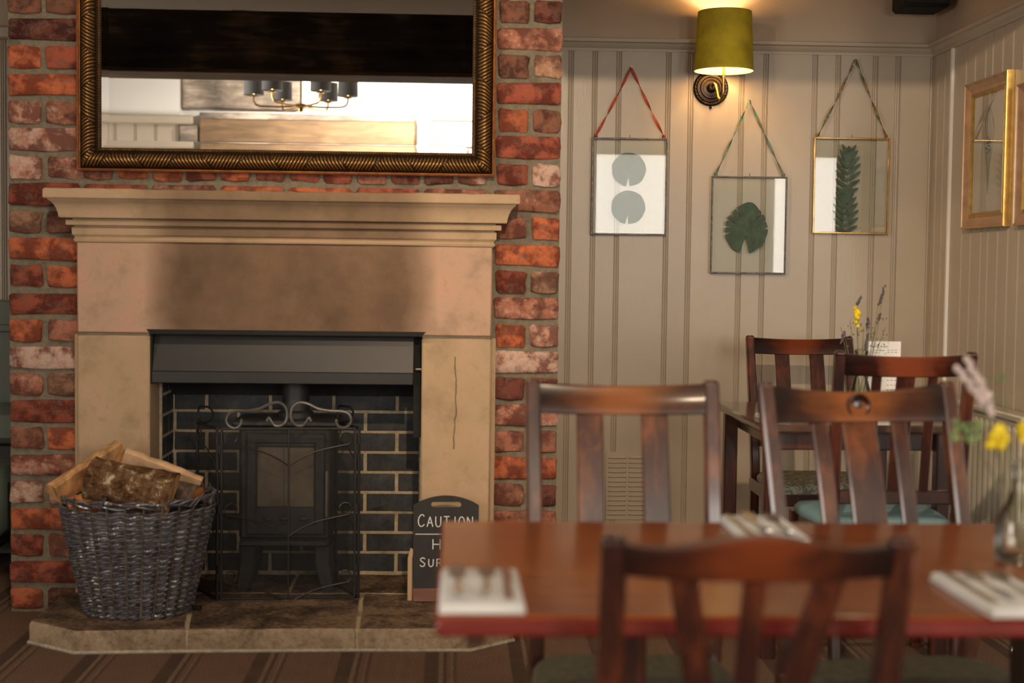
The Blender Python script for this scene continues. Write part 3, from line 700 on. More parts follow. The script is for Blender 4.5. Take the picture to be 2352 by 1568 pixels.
nn = len(m.v); m.add([(x, y, .0645) for x, y, z in m.v[:nn]], [(i, (i+1) % nn, nn+(i+1) % nn, nn+i) for i in range(0)])
m.f = [(i, (i+1) % nn, nn+(i+1) % nn, nn+i) for i in range(nn)]+[tuple(range(nn, 2*nn))]
obj('mortar_bed', m, MB['mortar_fb'], he, smooth=0)
# mortar fillet where the hearth meets the carpet
m = M(); tube(m, [(-1.305, -.30, .004), (-1.303, -.405, .004), (-1.132, -.527, .004), (-.80, -.509, .004), (-.29, -.494, .004), (.062, -.494, .004), (.2, -.373, .004)], .007, 6); obj('mortar_fillet', m, MB['fillet'], he)

# ---- black hood over the opening
hd = thing('fireplace_hood', 'black painted metal smoke hood across the top of the fire opening', 'hood', (HX, -.03, .782))
m = M(); x0, x1 = -.998, -.134
sec = [(.030, .942), (-.020, .942), (-.052, .835), (-.052, .832)]
vs = [(x, y, z) for x in (x0, x1) for y, z in ((.05, .944), (-.012, .944), (-.050, .822), (.05, .822))]
m.add(vs, [(0, 1, 5, 4), (1, 2, 6, 5), (0, 3, 2, 1), (4, 5, 6, 7)]); obj('canopy', m, MB['hood'], hd, smooth=0)
m = M(); box(m, x0-.002, x1+.002, -.058, -.044, .783, .824, .003); obj('lower_lip', m, MB['hood'], hd)
m = M(); box(m, -1.004, x0-.001, -.050, .06, .78, .945); box(m, -.1335, -.106, .01, .06, .60, .945); box(m, -1.004, -.106, -.052, .0, .9455, .952, .001); obj('opening_trim_and_gap', m, MB['soot'], hd)  # edge trim; the right-hand strip blackens the dark gap beside the hood
m = M(); m.add([(-1.016, -.0612, .962), (-.092, -.0612, .962), (-.106, -.0612, .9465), (-1.003, -.0612, .9465), (-1.016, -.050, .962), (-.092, -.050, .962), (-.106, -.050, .9465), (-1.003, -.050, .9465)], [(0, 3, 2, 1), (0, 1, 5, 4), (3, 7, 6, 2), (0, 4, 7, 3), (1, 2, 6, 5)]); obj('lintel_angle', m, MB['soot'], hd, smooth=0)
m = M(); lathe(m, [(.0, 0), (.006, 0), (.006, .02), (0, .02)], (-.127, .0, .832), 8, 'x', cap=False); obj('pivot_pin', m, MB['chrome'], hd)

# ---- stove
sv = thing('wood_burning_stove', 'small black cast-iron wood-burning stove with glass door behind the fire screen', 'stove', (-.565, .06, HZ+.001))
m = M(); sx0, sx1, sy0, sy1 = -.722, -.408, -.0, .215
box(m, sx0, sx1, sy0+.012, sy1, .245, .632, .012)
box(m, sx0+.02, sx1-.02, sy0+.03, sy1-.01, .225, .25, .006); obj('body', m, MB['iron_grey'], sv)
m = M(); box(m, sx0-.022, sx1+.022, sy0-.006, sy1+.015, .633, .655, .007); obj('top_plate', m, MB['iron_grey'], sv)
for a, b in ((sx0+.03, sy0+.03), (sx1-.03, sy0+.03), (sx0+.03, sy1-.03), (sx1-.03, sy1-.03)):
    m = M(); dx = -.018 if a < -.565 else .018
    sweep(m, [(a+dx, b, .0715), (a+dx*.6, b, .11), (a, b, .17), (a, b, .226)], lambda i, t: rr(.058-.012*(1-t), .040, .006)); obj('leg', m, MB['iron_grey'], sv)
m = M(); box(m, sx0+.008, sx1-.008, sy0-.03, sy0+.03, .232, .250, .005); obj('ash_ledge', m, MB['iron_grey'], sv)
# door: surround with an opening, glass and handle
m = M()
oc = [(sx0+.028, 0, .268), (sx1-.022, 0, .268), (sx1-.022, 0, .612), (sx0+.028, 0, .612)]
frame4(m, [(x, sy0+.008, z) for x, y, z in oc], (0, -1, 0), [(0, 0), (0, .012), (.004, .016), (.030, .016), (.036, .010), (.036, 0)], [1])
box(m, sx0+.06, sx1-.055, sy0-.004, sy0+.010, .300, .362, .003); box(m, sx0+.06, sx1-.055, sy0-.004, sy0+.010, .566, .580, .003)
dr = obj('door', m, MB['iron_grey'], sv)
m = M(); box(m, sx0+.062, sx1-.056, sy0+.000, sy0+.003, .362, .568); obj('glass', m, MB['stoveglass'], dr)
m = M(); box(m, sx0+.06, sx1-.06, sy0+.008, sy0+.0115, .362, .568); obj('fire_brick_lining', m, simple('buff_fire_brick', (.52, .46, .39), .9, 0, .2, 10), dr)
m = M(); lathe(m, [(0, -.08), (.0085, -.078), (.0085, 0), (.0085, .078), (0, .08)], (-.421, -.030, .412), 10); tube(m, [(-.421, -.03, .45), (-.421, -.004, .45)], .004, 6); tube(m, [(-.421, -.03, .37), (-.421, -.004, .37)], .004, 6)
obj('handle', m, MB['steel'], dr, 'steel door handle')
for x in (-.62, -.565, -.50):
    m = M(); lathe(m, [(0, 0), (.017, 0), (.017, .006), (.012, .009), (0, .009)], (x, -.013, .325), 14, 'y', sy=.5); obj('air_vent_knob', m, MB['iron_grey'], sv)
m = M(); lathe(m, [(.062, .655), (.062, .672), (.048, .680), (.045, .80)], (-.543, .13, 0), 24); obj('flue_pipe', m, MB['iron_grey'], sv)

# ---- folding fire screen
fs_ = thing('fire_screen', 'three-fold black wrought-iron mesh fire screen with scrolled top rail', 'fire screen', (-.54, -.1, HZ+.001))
def screen_panel(p0, p1, zb, zt, first, center=False):
    P0, P1 = Vector((*p0, 0)), Vector((*p1, 0)); d = (P1-P0); L = d.length; d.normalize(); nrm = Vector((d.y, -d.x, 0))
    W = lambda u, z, o=0: P0+d*u+Vector((0, 0, z))+nrm*o
    m = M()
    for a, b in ((W(0, zb), W(0, zt)), (W(L, zb), W(L, zt)), (W(0, zb), W(L, zb)), (W(0, zt), W(L, zt))):
        sweep(m, [a, b], rr(.009, .009, .002), side=d if abs((b-a).z) > .1 else nrm)
    fr = obj('panel_frame', m, MB['metal_black'], fs_)
    m = M(); e = .004; m.add([W(e, zb+e), W(L-e, zb+e), W(L-e, zt-e), W(e, zt-e)], [(0, 1, 2, 3)]); obj('wire_mesh', m, MB['screenmesh'], fr, smooth=0)
    o = .006
    if center:
        m = M(); sweep(m, [W(L/2, zb, o), W(L/2, zt, o)], rr(.006, .005, .001), side=d); obj('centre_bar', m, MB['metal_black'], fr)
    H = zt-zb
    for zz in (zb+.99*H, zb+.575*H, zb+.175*H):
        for sgn in ((-1, 1) if center else (-1,)):
            ctr = L/2 if center else L; half = ctr
            U = lambda t: ctr+sgn*half*t*.97
            hook = [W(ctr+sgn*(half-.034+cos(a)*(.024-.009*q/14)), zz-.026+sin(a)*(.024-.009*q/14), o) for q in range(15) for a in (radians(-55+q/14*290),)]
            tail = [W(U(t), zz+dz, o) for t, dz in ((.78, -.052), (.60, -.060), (.42, -.070), (.25, -.085), (.12, -.101), (.0, -.118))]
            m = M(); tube(m, tail[::-1]+hook, .0026, 5); obj('scroll', m, MB['worn'], fr)
    return W, L
W, L = screen_panel((-.758, -.122), (-.322, -.086), .074, .640, True, True)
# scrolled crest of the centre panel: two mirrored handles
for sgn in (-1, 1):
    m = M(); cx = L/2
    pts = []
    for q in range(12):   # inner curl at the middle bottom
        a = pi*.2-q/11*pi*1.3
        pts.append((.062+cos(a)*.030*.55*(.5+.5*q/11)-.0, .648+.016+sin(a)*.016))
    path = [(.072, .664), (.066, .676), (.058, .664), (.046, .650), (.026, .650), (.010, .664), (.006, .690), (.014, .714), (.034, .726), (.062, .722), (.095, .706), (.135, .699), (.175, .697), (.196, .688), (.204, .668), (.196, .650), (.178, .642), (.162, .648), (.154, .664), (.160, .672)]
    # smooth (Catmull-Rom)
    sm = []
    for i in range(len(path)-1):
        p0, p1, p2, p3 = [Vector(path[max(0, min(len(path)-1, j))]) for j in (i-1, i, i+1, i+2)]
        for t in (0, .33, .66):
            sm.append(.5*((2*p1)+(p2-p0)*t+(2*p0-5*p1+4*p2-p3)*t*t+(3*p1-p0-3*p2+p3)*t**3))
    tube(m, [W(cx+sgn*a, b+.0, 0) for a, b in [(v.x, v.y) for v in sm]], .0052, 7); obj('crest_scroll', m, MB['worn2'], fs_)
for p0, p1 in (((-.866, .045), (-.772, -.122)), ((-.400, .10), (-.310, -.082))):
    W, L = screen_panel(p0, p1, .074, .640, True, False)
    m = M(); lp = [(.01, .655), (.03, .645), (.07, .648), (.11, .655), (.14, .668), (.15, .690), (.12, .705), (.07, .702), (.025, .700), (.008, .685)]
    tube(m, [W(min(L, a), b) for a, b in lp], .0042, 6, closed=True); obj('crest_loop', m, MB['metal_black'], fs_)
for z in (.16, .36, .56):
    for hx, hy in ((-.765, -.127), (-.316, -.088)):
        m = M(); lathe(m, [(.006, z), (.006, z+.03)], (hx, hy, 0), 8); obj('hinge', m, MB['metal_black'], fs_)

# ---- chalkboard
cb = thing('chalkboard_sign', 'black arched chalkboard with white hand lettering at the right end of the hearth', 'sign', (-.017, -.13, HZ+.001))
m = M(); xL, xR = -.126, .090; out_ = [(xL, .117), (xR, .117), (xR, .393)]
for i in range(1, 12):
    t = i/12; out_.append((xR+(xL-xR)*t, .393+.032*sin(pi*t)**.8))
out_.append((xL, .393))
hole = []
for i in range(16):
    a = 2*pi*i/16; cx = .026 if cos(a) > 0 else -.056
    hole.append((cx+.0085*cos(a) - .003, .395+.0095*sin(a)))
cbf = frame_xz((0, -.134, 0)); plate(m, [out_, hole], .008, cbf); obj('board', m, MB['slate'], cb, smooth=0)
m = M(); box(m, xL, xR, -.142, -.126, .0715, .1165, .002); obj('ledge', m, MB['ledge'], cb, 'red-brown wooden ledge along the foot of the board')
for xx in (xL-.014, xR-.006):
    m = M(); vs = [(-.128, .072), (-.128, .262), (-.118, .255), (-.050, .072)]
    sweep(m, [(xx+.004, -.123, .0725), (xx+.004, -.123, .215), (xx+.012, -.123, .245)], rr(.016, .012, .002)); sweep(m, [(xx+.008, -.112, .21), (xx+.008, -.04, .0745)], rr(.012, .010, .002)); obj('stand_leg', m, MB['pine'], cb, 'pale wooden stand leg')
GL = {'C': [[(.95, .85), (.75, 1), (.45, .98), (.15, .75), (.05, .45), (.15, .15), (.45, 0), (.8, .08), (.98, .2)]],
 'A': [[(0, 0), (.5, 1), (1, 0)], [(.2, .38), (.82, .38)]], 'U': [[(.05, 1), (.05, .3), (.25, .02), (.6, 0), (.9, .2), (.95, 1)]],
 'T': [[(0, 1), (1, 1)], [(.5, 1), (.5, 0)]], 'I': [[(.5, 1), (.5, 0)]], 'N': [[(.05, 0), (.05, 1), (.92, 0), (.95, 1)]],
 'O': [[(.5, 1), (.15, .85), (.02, .5), (.15, .15), (.5, 0), (.85, .15), (.98, .5), (.85, .85), (.5, 1)]],
 'H': [[(.05, 0), (.05, 1)], [(.95, 0), (.95, 1)], [(.05, .5), (.95, .5)]], 'R': [[(.05, 0), (.05, 1), (.6, 1), (.9, .8), (.6, .52), (.05, .5)], [(.5, .5), (.95, 0)]],
 'S': [[(.9, .85), (.6, 1), (.2, .92), (.12, .7), (.5, .52), (.88, .32), (.75, .05), (.35, 0), (.05, .15)]], 'F': [[(.95, 1), (.05, 1), (.05, 0)], [(.05, .52), (.75, .52)]],
 'E': [[(.95, 1), (.05, 1), (.05, 0), (.95, 0)], [(.05, .52), (.75, .52)]], '_': [[(0, 0), (1, .03)]]}
m = M()
def chalk(word, x, z, cw, ch, gap, r_=.0015):
    for i, c in enumerate(word):
        h = ch*(1.18 if i == 0 and word != '_' else 1)
        for st in GL[c]:
            pts = [(x+a*cw*(1.15 if i == 0 else 1), -.1395, z+b*h) for a, b in st]
            for p, q in zip(pts[:-1], pts[1:]):
                sweep(m, [p, q], [(r_, -.0005), (r_, .0005), (-r_, .0005), (-r_, -.0005)], side=((Vector(q)-Vector(p)).cross(Vector((0, 1, 0)))))
        x += cw*(1.15 if i == 0 else 1)+gap*(.35 if c == 'I' else 1)
chalk('CAUTION', -.111, .322, .019, .034, .0085); chalk('_', -.119, .297, .190, .02, 0, .0011)
chalk('HOT', -.062, .247, .022, .028, .012); chalk('SURFACE', -.104, .189, .017, .025, .0095)
chalk('AT', -.053, .136, .022, .026, .012) if False else None
obj('chalk_lettering', m, MB['chalk'], cb, smooth=0)

# ---- log basket
BX, BY = -1.000, -.262
bk = thing('log_basket', 'round grey wicker log basket standing on the left end of the hearth', 'basket', (BX, BY, HZ+.001))
def bprof(t): return .160+.078*t**.85, .138+.042*t
NS = 26; m = M(); ROWS = 39; Zt = .425
for j in range(ROWS):
    t = j/(ROWS-1); rx, ry = bprof(t); z0 = HZ+.006+t*(Zt-HZ-.02); n = NS*6; pts = []; dy = R.uniform(-.001, .001); th = R.uniform(.0041, .0051)
    for a in range(n):
        th_ = 2*pi*a/n; w_ = .0062*cos(NS*th_+(j % 2)*1.2-.6)
        zz = z0+dy+.0026*noise.noise(Vector((cos(th_)*2.5, sin(th_)*2.5, j*.35)))+.0030*sin(NS*th_+.3)+.004*t*sin(th_*2+1)*.6
        pts.append(((rx+w_)*cos(th_)+BX, (ry+w_)*sin(th_)+BY, zz))
    tube(m, pts, th, 5, closed=True)
obj('wicker_weave', m, MB['wicker'], bk, kind='stuff')
m = M()
for a in range(NS):
    th_ = 2*pi*(a+.5)/NS*1.0; th_ = 2*pi*a/NS+pi/NS*0; lean = R.uniform(-.02, .02)
    th_ = 2*pi*(a+.5)/NS
    pts = [((bprof(t)[0])*cos(th_)+BX, (bprof(t)[1])*sin(th_)+BY, HZ+.004+t*(Zt-HZ)) for t in [i/8 for i in range(9)]]
    if R.random() < .35: pts.append((pts[-1][0]+R.uniform(-.006, .02)*cos(th_), pts[-1][1], pts[-1][2]+R.uniform(.012, .035)))
    tube(m, pts, .0036, 6)
obj('stake', m, MB['wicker_dk'], bk, kind='stuff')
m = M()
for q in range(5):
    pts = []
    for a in range(90):
        th_ = 2*pi*a/90; rx, ry = bprof(1); w_ = .008*sin(13*th_+q*2.1)
        gap = 0
        pts.append(((rx+w_)*cos(th_)+BX, (ry+w_)*sin(th_)+BY, Zt+.002+q*.0035+.005*sin(13*th_+q*1.7+1)+.006*noise.noise(Vector((cos(th_)*3, sin(th_)*3, q)))+(.014*abs(cos(th_))**4)))
    tube(m, pts, .0036, 5, closed=True)
for q in range(16):
    th_ = R.uniform(0, 2*pi); rx, ry = bprof(1); a, b = (rx+.004)*cos(th_)+BX, (ry+.004)*sin(th_)+BY
    tube(m, [(a, b, Zt), (a+.015*cos(th_+1), b+.015*sin(th_+1), Zt+.018), (a+.03*cos(th_+1.2), b+.03*sin(th_+1.2), Zt+.030+R.uniform(0, .012))], lambda t: .0034*(1-.5*t), 5)
obj('rim_braid', m, MB['wicker'], bk)
m = M()
for sgn in (-1, 1):
    th0 = 0 if sgn > 0 else pi
    pts = [((.243)*cos(th0+u)+BX, .185*sin(th0+u)+BY, Zt+.0+.030*cos(u/.28*pi/2)) for u in [(-.28+.56*i/10) for i in range(11)]]
    m = M(); tube(m, pts, .0065, 7); obj('handle', m, MB['wicker'], bk)
m = M(); lathe(m, [(0, HZ+.004), (.155, HZ+.004), (.155, HZ+.012), (0, HZ+.012)], (BX, BY, 0), 28, sy=.87); obj('base', m, MB['wicker_dk'], bk)

# ---- firewood
def log(label, p0, p1, r_, roll, kind='quarter', wood='cutwood', bark='bark', n=14, group='split logs in the wicker basket'):
    p0, p1 = Vector(p0), Vector(p1); c = (p0+p1)/2; ax = (p1-p0); L = ax.length; ax.normalize()
    side = ax.cross(Vector((0, 0, 1))); side.normalize(); up_ = side.cross(ax)
    mt = Matrix(((side.x, ax.x, up_.x, 0), (side.y, ax.y, up_.y, 0), (side.z, ax.z, up_.z, 0), (0, 0, 0, 1)))
    t = thing('firewood_log', label, 'log', c, group=group)
    span = {'quarter': 1.9, 'half': 3.0, 'slab': 1.3}[kind]; N = 9; SL = 10
    arc = [(r_*cos(roll+span*(i/N-.5)), r_*sin(roll+span*(i/N-.5))) for i in range(N+1)]
    apex = (-r_*.42*cos(roll), -r_*.42*sin(roll)) if kind != 'half' else (0, 0)
    sd = R.random()*50
    def P(x, z, s, amp): 
        q = noise.noise(Vector((x*18+sd, s*9, z*18)))*amp; 
        return mt @ Vector((x*(1+q), (s-.5)*L+ (q*.02), z*(1+q)))
    sec = arc+[(arc[-1][0]*.5+apex[0]*.5, arc[-1][1]*.5+apex[1]*.5), apex, (arc[0][0]*.5+apex[0]*.5, arc[0][1]*.5+apex[1]*.5)]
    k = len(sec); m = M(); m.add([P(x*.96, z*.96, s/SL, .10) for s in range(SL+1) for x, z in sec], [(s*k+a, s*k+(a+1) % k, (s+1)*k+(a+1) % k, (s+1)*k+a) for s in range(SL) for a in range(k)]+[tuple(range(k))[::-1], tuple(range(SL*k, SL*k+k))])
    obj('heartwood', m, MB[wood], t, local=True, smooth=30)
    if bark:
        k = N+1; m = M()
        vs = [P(x*1.0, z*1.0, s/SL, .10) for s in range(SL+1) for x, z in arc]+[P(x*.93, z*.93, s/SL, .10) for s in range(SL+1) for x, z in arc]
        o2 = (SL+1)*k; f = [(s*k+a, s*k+a+1, (s+1)*k+a+1, (s+1)*k+a) for s in range(SL) for a in range(N)]
        f += [(a, o2+a, o2+a+1, a+1) for a in range(N)]+[(SL*k+a, SL*k+a+1, o2+SL*k+a+1, o2+SL*k+a) for a in range(N)]
        f += [(s*k, (s+1)*k, o2+(s+1)*k, o2+s*k) for s in range(SL)]+[(s*k+N, o2+s*k+N, o2+(s+1)*k+N, (s+1)*k+N) for s in range(SL)]
        m.add(vs, f); obj('bark', m, MB[bark], t, local=True, smooth=50)
    return t
log('thick log with mottled birch bark lying across the front of the pile', (-1.130, -.335, .500), (-.865, -.362, .455), .072, pi*.20, 'half')
log('tan split log pointing up to the left behind the bark-faced log', (-1.235, -.335, .440), (-1.065, -.175, .560), .056, pi*.62, 'quarter', 'cutwood', None)
log('creamy split log sloping down to the right at the back of the pile', (-1.065, -.20, .535), (-.825, -.185, .440), .056, pi*.5, 'slab', 'palewood', None)
log('bright orange split log low at the left of the basket', (-1.190, -.350, .395), (-1.085, -.31, .425), .052, pi*.5, 'quarter', 'orangewood', None)
log('short grey-barked log poking out at the right rim of the basket', (-.915, -.235, .445), (-.810, -.265, .425), .048, pi*.5, 'half', 'orangewood', 'greybark')
log('dark log low in the middle of the basket under the bark-faced log', (-1.10, -.30, .385), (-.90, -.32, .380), .046, pi*.4, 'half', 'cutwood', 'greybark')
log('upright split log at the back left with its flat face showing', (-1.095, -.155, .42), (-1.065, -.140, .545), .045, -pi*.5, 'slab', 'palewood', None)
log('plain split log buried behind the creamy log', (-.97, -.19, .40), (-.87, -.21, .435), .045, pi*.5, 'quarter', 'cutwood', 'greybark')
m = M(); sweep(m, [(-.865, -.245, .079), (-.80, -.262, .079)], rr(.016, .010, .002)); tag(obj('iron_poker', m, MB['metal_black']), 'short flat black iron bar lying on the hearth right of the basket', 'tool')

# ---- mirror over the mantel
mx0, mx1, mz0, mz1 = -1.250, .133, 1.483, 2.42; YW = -.010
mr = thing('wall_mirror', 'large mirror in an antique gilt frame hanging above the mantel', 'mirror', ((mx0+mx1)/2, YW, mz0))
RG = []
PD = .225
def carve(s, ins, i):
    if ins < .011 or ins > .0625: RG.append(.55 if ins < .009 else .2); return 0.
    v = (ins-.011)/.052; q = s/PD; cell = math.floor(q*2+.40*sin(v*pi)); cell = math.floor(q*2+.42*(v if math.floor(q*2) % 2 else 1-v)); sg = 1 if cell % 2 else -1
    fr = (q*2+.42*(v if math.floor(q*2) % 2 else 1-v))-cell; ph = s/.0118+sg*(3.9*v-1.6*v*v)
    r_ = .5+.5*sin(2*pi*ph); edge = min(1, min(fr, 1-fr)*14+.3); k = r_*sin(pi*min(1, max(0, v)))**.4
    RG.append(k*edge); return (.0038*k-.0015)*edge
fprof = [(.0062, .012), (.0085, .012), (.011, .010)]+[(.011+.052*i/28, .010+.026*sin(pi*(i/28))**.8) for i in range(1, 29)]+[(.0655, .009)]
m = M(); cs = [(mx0, YW, mz0), (mx1, YW, mz0), (mx1, YW, mz1), (mx0, YW, mz1)]
frame4(m, cs, (0, -1, 0), fprof, [820, 560], carve)
fo = obj('frame', m, mat_gilt(), mr, smooth=60)
at_ = fo.data.attributes.new('ridge', 'FLOAT', 'POINT'); at_.data.foreach_set('value', RG)
RG2 = []
m = M(); frame4(m, cs, (0, -1, 0), [(0, 0), (0, .022), (.0032, .0245), (.0062, .022), (.0064, .010)], [1])
obj('outer_lip', m, simple('copper_lip', (.42, .13, .045), .35, .6, .2, 60), mr, 'reddish copper outer lip')
def bead(s, ins, i):
    v = (ins-.0655)/.0105; k = .5+.5*sin(2*pi*(s/.0085+v*.6)); k *= sin(pi*max(0, min(1, v))) if 0 < v < 1 else 0
    RG2.append(.25+.7*k); return .003*k
m = M(); frame4(m, cs, (0, -1, 0), [(.0655, .009), (.068, .0135), (.071, .0155), (.074, .0135), (.076, .009), (.079, .002)], [640, 430], bead)
bo = obj('bead_trim', m, bpy.data.materials['gilt_carved_frame'], mr, smooth=60)
a2 = bo.data.attributes.new('ridge', 'FLOAT', 'POINT'); a2.data.foreach_set('value', RG2)
m = M(); box(m, mx0+.003, mx1-.003, YW, YW+.004, mz0+.003, mz1-.003); obj('backing_board', m, MB['soot'], mr, smooth=0)
gi = .078; bw = .024; gy = YW-.0045; e = .00035
X0, X1, ZB, ZT = mx0+gi, mx1-gi, mz0+gi, mz1-gi
m = M(); m.add([(X0+bw, gy, ZB+bw), (X1-bw, gy, ZB+bw), (X1-bw, gy, ZT-bw), (X0+bw, gy, ZT-bw)], [(0, 1, 2, 3)]); gl_ = obj('mirror_glass', m, MB['mirror'], mr, smooth=0)
m = M(); m.add([(X0, gy-e, ZB), (X1, gy-e, ZB), (X1, gy-e, ZT), (X0, gy-e, ZT), (X0+bw, gy, ZB+bw), (X1-bw, gy, ZB+bw), (X1-bw, gy, ZT-bw), (X0+bw, gy, ZT-bw)],
      [(0, 1, 5, 4), (1, 2, 6, 5), (2, 3, 7, 6), (3, 0, 4, 7)]); obj('bevelled_edge', m, MB['mirror'], gl_, smooth=0)
# ================================================================== ALCOVE WALL THINGS
def N(x, z, y):
    """shift a point measured on the alcove wall plane to a plane nearer by"""
    k = (y+D_CAM)/(AY+D_CAM); return (x*k, H_CAM+(z-H_CAM)*k)
# ---- wall lamp
LX, LY = 1.064, .858
lp = thing('wall_lamp', 'brass wall lamp with a mustard velvet drum shade and round dark backplate', 'lamp', (1.036, AY-.012, 1.92))
m = M(); lathe(m, [(0, .0), (.070, .0), (.072, .004), (.066, .010), (.060, .009), (.056, .014), (.046, .016), (.044, .011), (.042, .016), (.034, .017), (.032, .013), (.020, .014), (.017, .024), (.012, .030), (.010, .036), (0, .037)], (1.036, AY-.0125, 1.92), 36, 'y')
for a in range(28):
    lathe(m, [(0, .0), (.003, .001), (.003, .004), (0, .0055)], (1.036+.0625*cos(2*pi*a/28), AY-.0125-.008, 1.92+.0625*sin(2*pi*a/28)), 6, 'y')
lathe(m, [(0, -.012), (.005, -.010), (.006, -.004), (.003, 0)], (1.036, AY-.016, 1.848), 8); obj('backplate', m, MB['bronze'], lp, 'dark bronze backplate with beaded rim')
m = M(); tube(m, [(1.036, .952, 1.925), (1.038, .93, 1.932), (1.042, .912, 1.925), (1.046, .900, 1.90), (1.050, .890, 1.872), (1.056, .876, 1.860), (1.062, .864, 1.868), (LX, LY, 1.89), (LX, LY, 1.95), (LX, LY, 2.02)], .0055, 10)
lathe(m, [(.006, 1.99), (.013, 2.0), (.012, 2.045), (0, 2.046)], (LX, LY, 0), 14); obj('arm', m, MB['brass'], lp)
m = M(); lathe(m, [(.1180, 1.972), (.1065, 2.205)], (LX, LY, 0), 48, cap=False); lathe(m, [(.1065, 2.205), (.1050, 2.205)], (LX, LY, 0), 48, cap=False); lathe(m, [(.1180, 1.972), (.1165, 1.972)], (LX, LY, 0), 48, cap=False)
sh = obj('shade', m, MB['velvet'], lp, 'mustard yellow-green velvet drum shade')
m = M(); lathe(m, [(.1165, 1.9725), (.1050, 2.2045)], (LX, LY, 0), 48, cap=False); obj('shade_lining', m, MB['shade_in'], sh)
m = M(); lathe(m, [(0, 2.046), (.012, 2.05), (.021, 2.08), (.016, 2.105), (0, 2.112)], (LX, LY, 0), 14); obj('bulb', m, MB['bulb'], lp)
m = M()
for a in range(3): tube(m, [(LX, LY, 2.044), (LX+.113*cos(a*2.09+.5), LY+.113*sin(a*2.09+.5), 2.03)], .0015, 5)
obj('shade_spider', m, MB['brass'], lp)
pd = bpy.data.lights.new('wall_lamp_light', 'POINT'); pd.energy = 7; pd.color = (1, .72, .40); pd.shadow_soft_size = .02
po = bpy.data.objects.new('wall_lamp_light', pd); COL.objects.link(po); po.location = (LX, LY, 2.125)

# ---- hanging glass frames with pressed leaves
FY = .962
def hang_frame(label, x0, x1, z0, z1, apex, came, rib, leafb):
    (x0, z0), (x1, z1) = N(x0, z0, FY), N(x1, z1, FY); ax_, az_ = N(apex[0], apex[1], FY+.01); xc = (x0+x1)/2
    t = thing('hanging_glass_frame', label, 'picture', (xc, FY, z0), group='glass frames of pressed leaves hung on the panelled wall')
    m = M(); w_ = .0065
    box(m, x0, x0+w_, FY-.005, FY+.005, z0, z1, .0015); box(m, x1-w_, x1, FY-.005, FY+.005, z0, z1, .0015)
    box(m, x0+w_, x1-w_, FY-.005, FY+.005, z0, z0+w_, .0015); box(m, x0+w_, x1-w_, FY-.005, FY+.005, z1-w_, z1, .0015)
    tube(m, [(xc, FY, z1), (xc, FY, z1+.012)], .0012, 5)
    for xx in (x0+.016, x1-.016): tube(m, [(xx+.006*cos(a), FY, z1+.005+.006*sin(a)) for a in [2*pi*i/10 for i in range(10)]], .0012, 5, closed=True)
    obj('frame', m, MB[came], t)
    m = M(); box(m, x0+w_, x1-w_, FY-.0032, FY-.0020, z0+w_, z1-w_); box(m, x0+w_, x1-w_, FY+.0020, FY+.0032, z0+w_, z1-w_); obj('glass', m, MB['frameglass'], t, smooth=0)
    m = M()
    for xx in (x0+.016, x1-.016):
        a, b = Vector((xx, FY, z1+.008)), Vector((ax_, FY+.012, az_)); n = 16
        pts = [a+(b-a)*i/n+Vector((0, 0, -.004*sin(pi*i/n))) for i in range(n+1)]
        vs = []; 
        for i, p in enumerate(pts):
            tw = i*.55+xx*9; d = Vector((cos(tw)*.0058, sin(tw)*.0040, 0)); d2 = Vector((0, .0006, 0)); vs += [p-d-d2, p+d-d2, p+d+d2, p-d+d2]
        m.add(vs, [(i*4+q, i*4+(q+1) % 4, (i+1)*4+(q+1) % 4, (i+1)*4+q) for i in range(n) for q in range(4)]+[(0, 1, 2, 3), (n*4+3, n*4+2, n*4+1, n*4)])
        lathe(m, [(0, -.006), (.006, -.003), (.007, .003), (0, .007)], (xx, FY-.001, z1+.009), 8)
    obj('ribbon', m, MB[rib], t)
    m = M(); lathe(m, [(0, 0), (.003, 0), (.003, .03), (0, .03)], (ax_, FY+.025, az_), 8, 'y'); obj('nail', m, MB['brass'], t)
    for k, (out_, cx, cz, rot, mt) in enumerate(leafb):
        cx, cz = N(cx, cz, FY); m = M()
        for q_, o in enumerate(out_): plate(m, [o], .0006, frame_xz((cx, FY+(q_-len(out_)/2)*.00016, cz)) @ Matrix.Rotation(rot, 4, 'Z'))
        obj('pressed_leaf', m, MB[mt], t, smooth=0)
    return t
def round_leaf(r_, seed):
    q = random.Random(seed); ph = q.random()*6; o = []
    n = 60
    for i in range(n+1):
        a = -pi/2+.10+(2*pi-.20)*i/n; rad = r_*(1+.012*sin(7*a+ph)+.008*sin(13*a+ph*2))
        o.append((rad*cos(a)*1.02, rad*sin(a)))
    o.append((0, -r_*.42)); return [o]
def monstera(r_):
    def base(a):   # a measured from straight up, -pi..pi
        x = abs(a)/pi; return r_*(1.0-.06*sin(pi*x*1.2)+.16*max(0, cos(a-.06))**10+.10*x*x+(.015*sin(a*9)))
    slits = {-1: (.55, .90, 1.22, 1.55, 1.90), 1: (.75, 1.15, 1.50)}; o = []; n = 300
    for i in range(n+1):
        a = -pi+.20+(2*pi-.40)*i/n; rad = base(a); 
        for sg in (-1, 1):
            for s_ in slits[sg]:
                d = abs(a-sg*(s_+.16*(1-1))); wd = .042
                if d < wd: rad *= (.48+.52*(d/wd)**1.4)
        o.append((rad*sin(a)*.98, rad*cos(a)))
    o = o[::-1]; o.append((0, -r_*.30)); return [o]
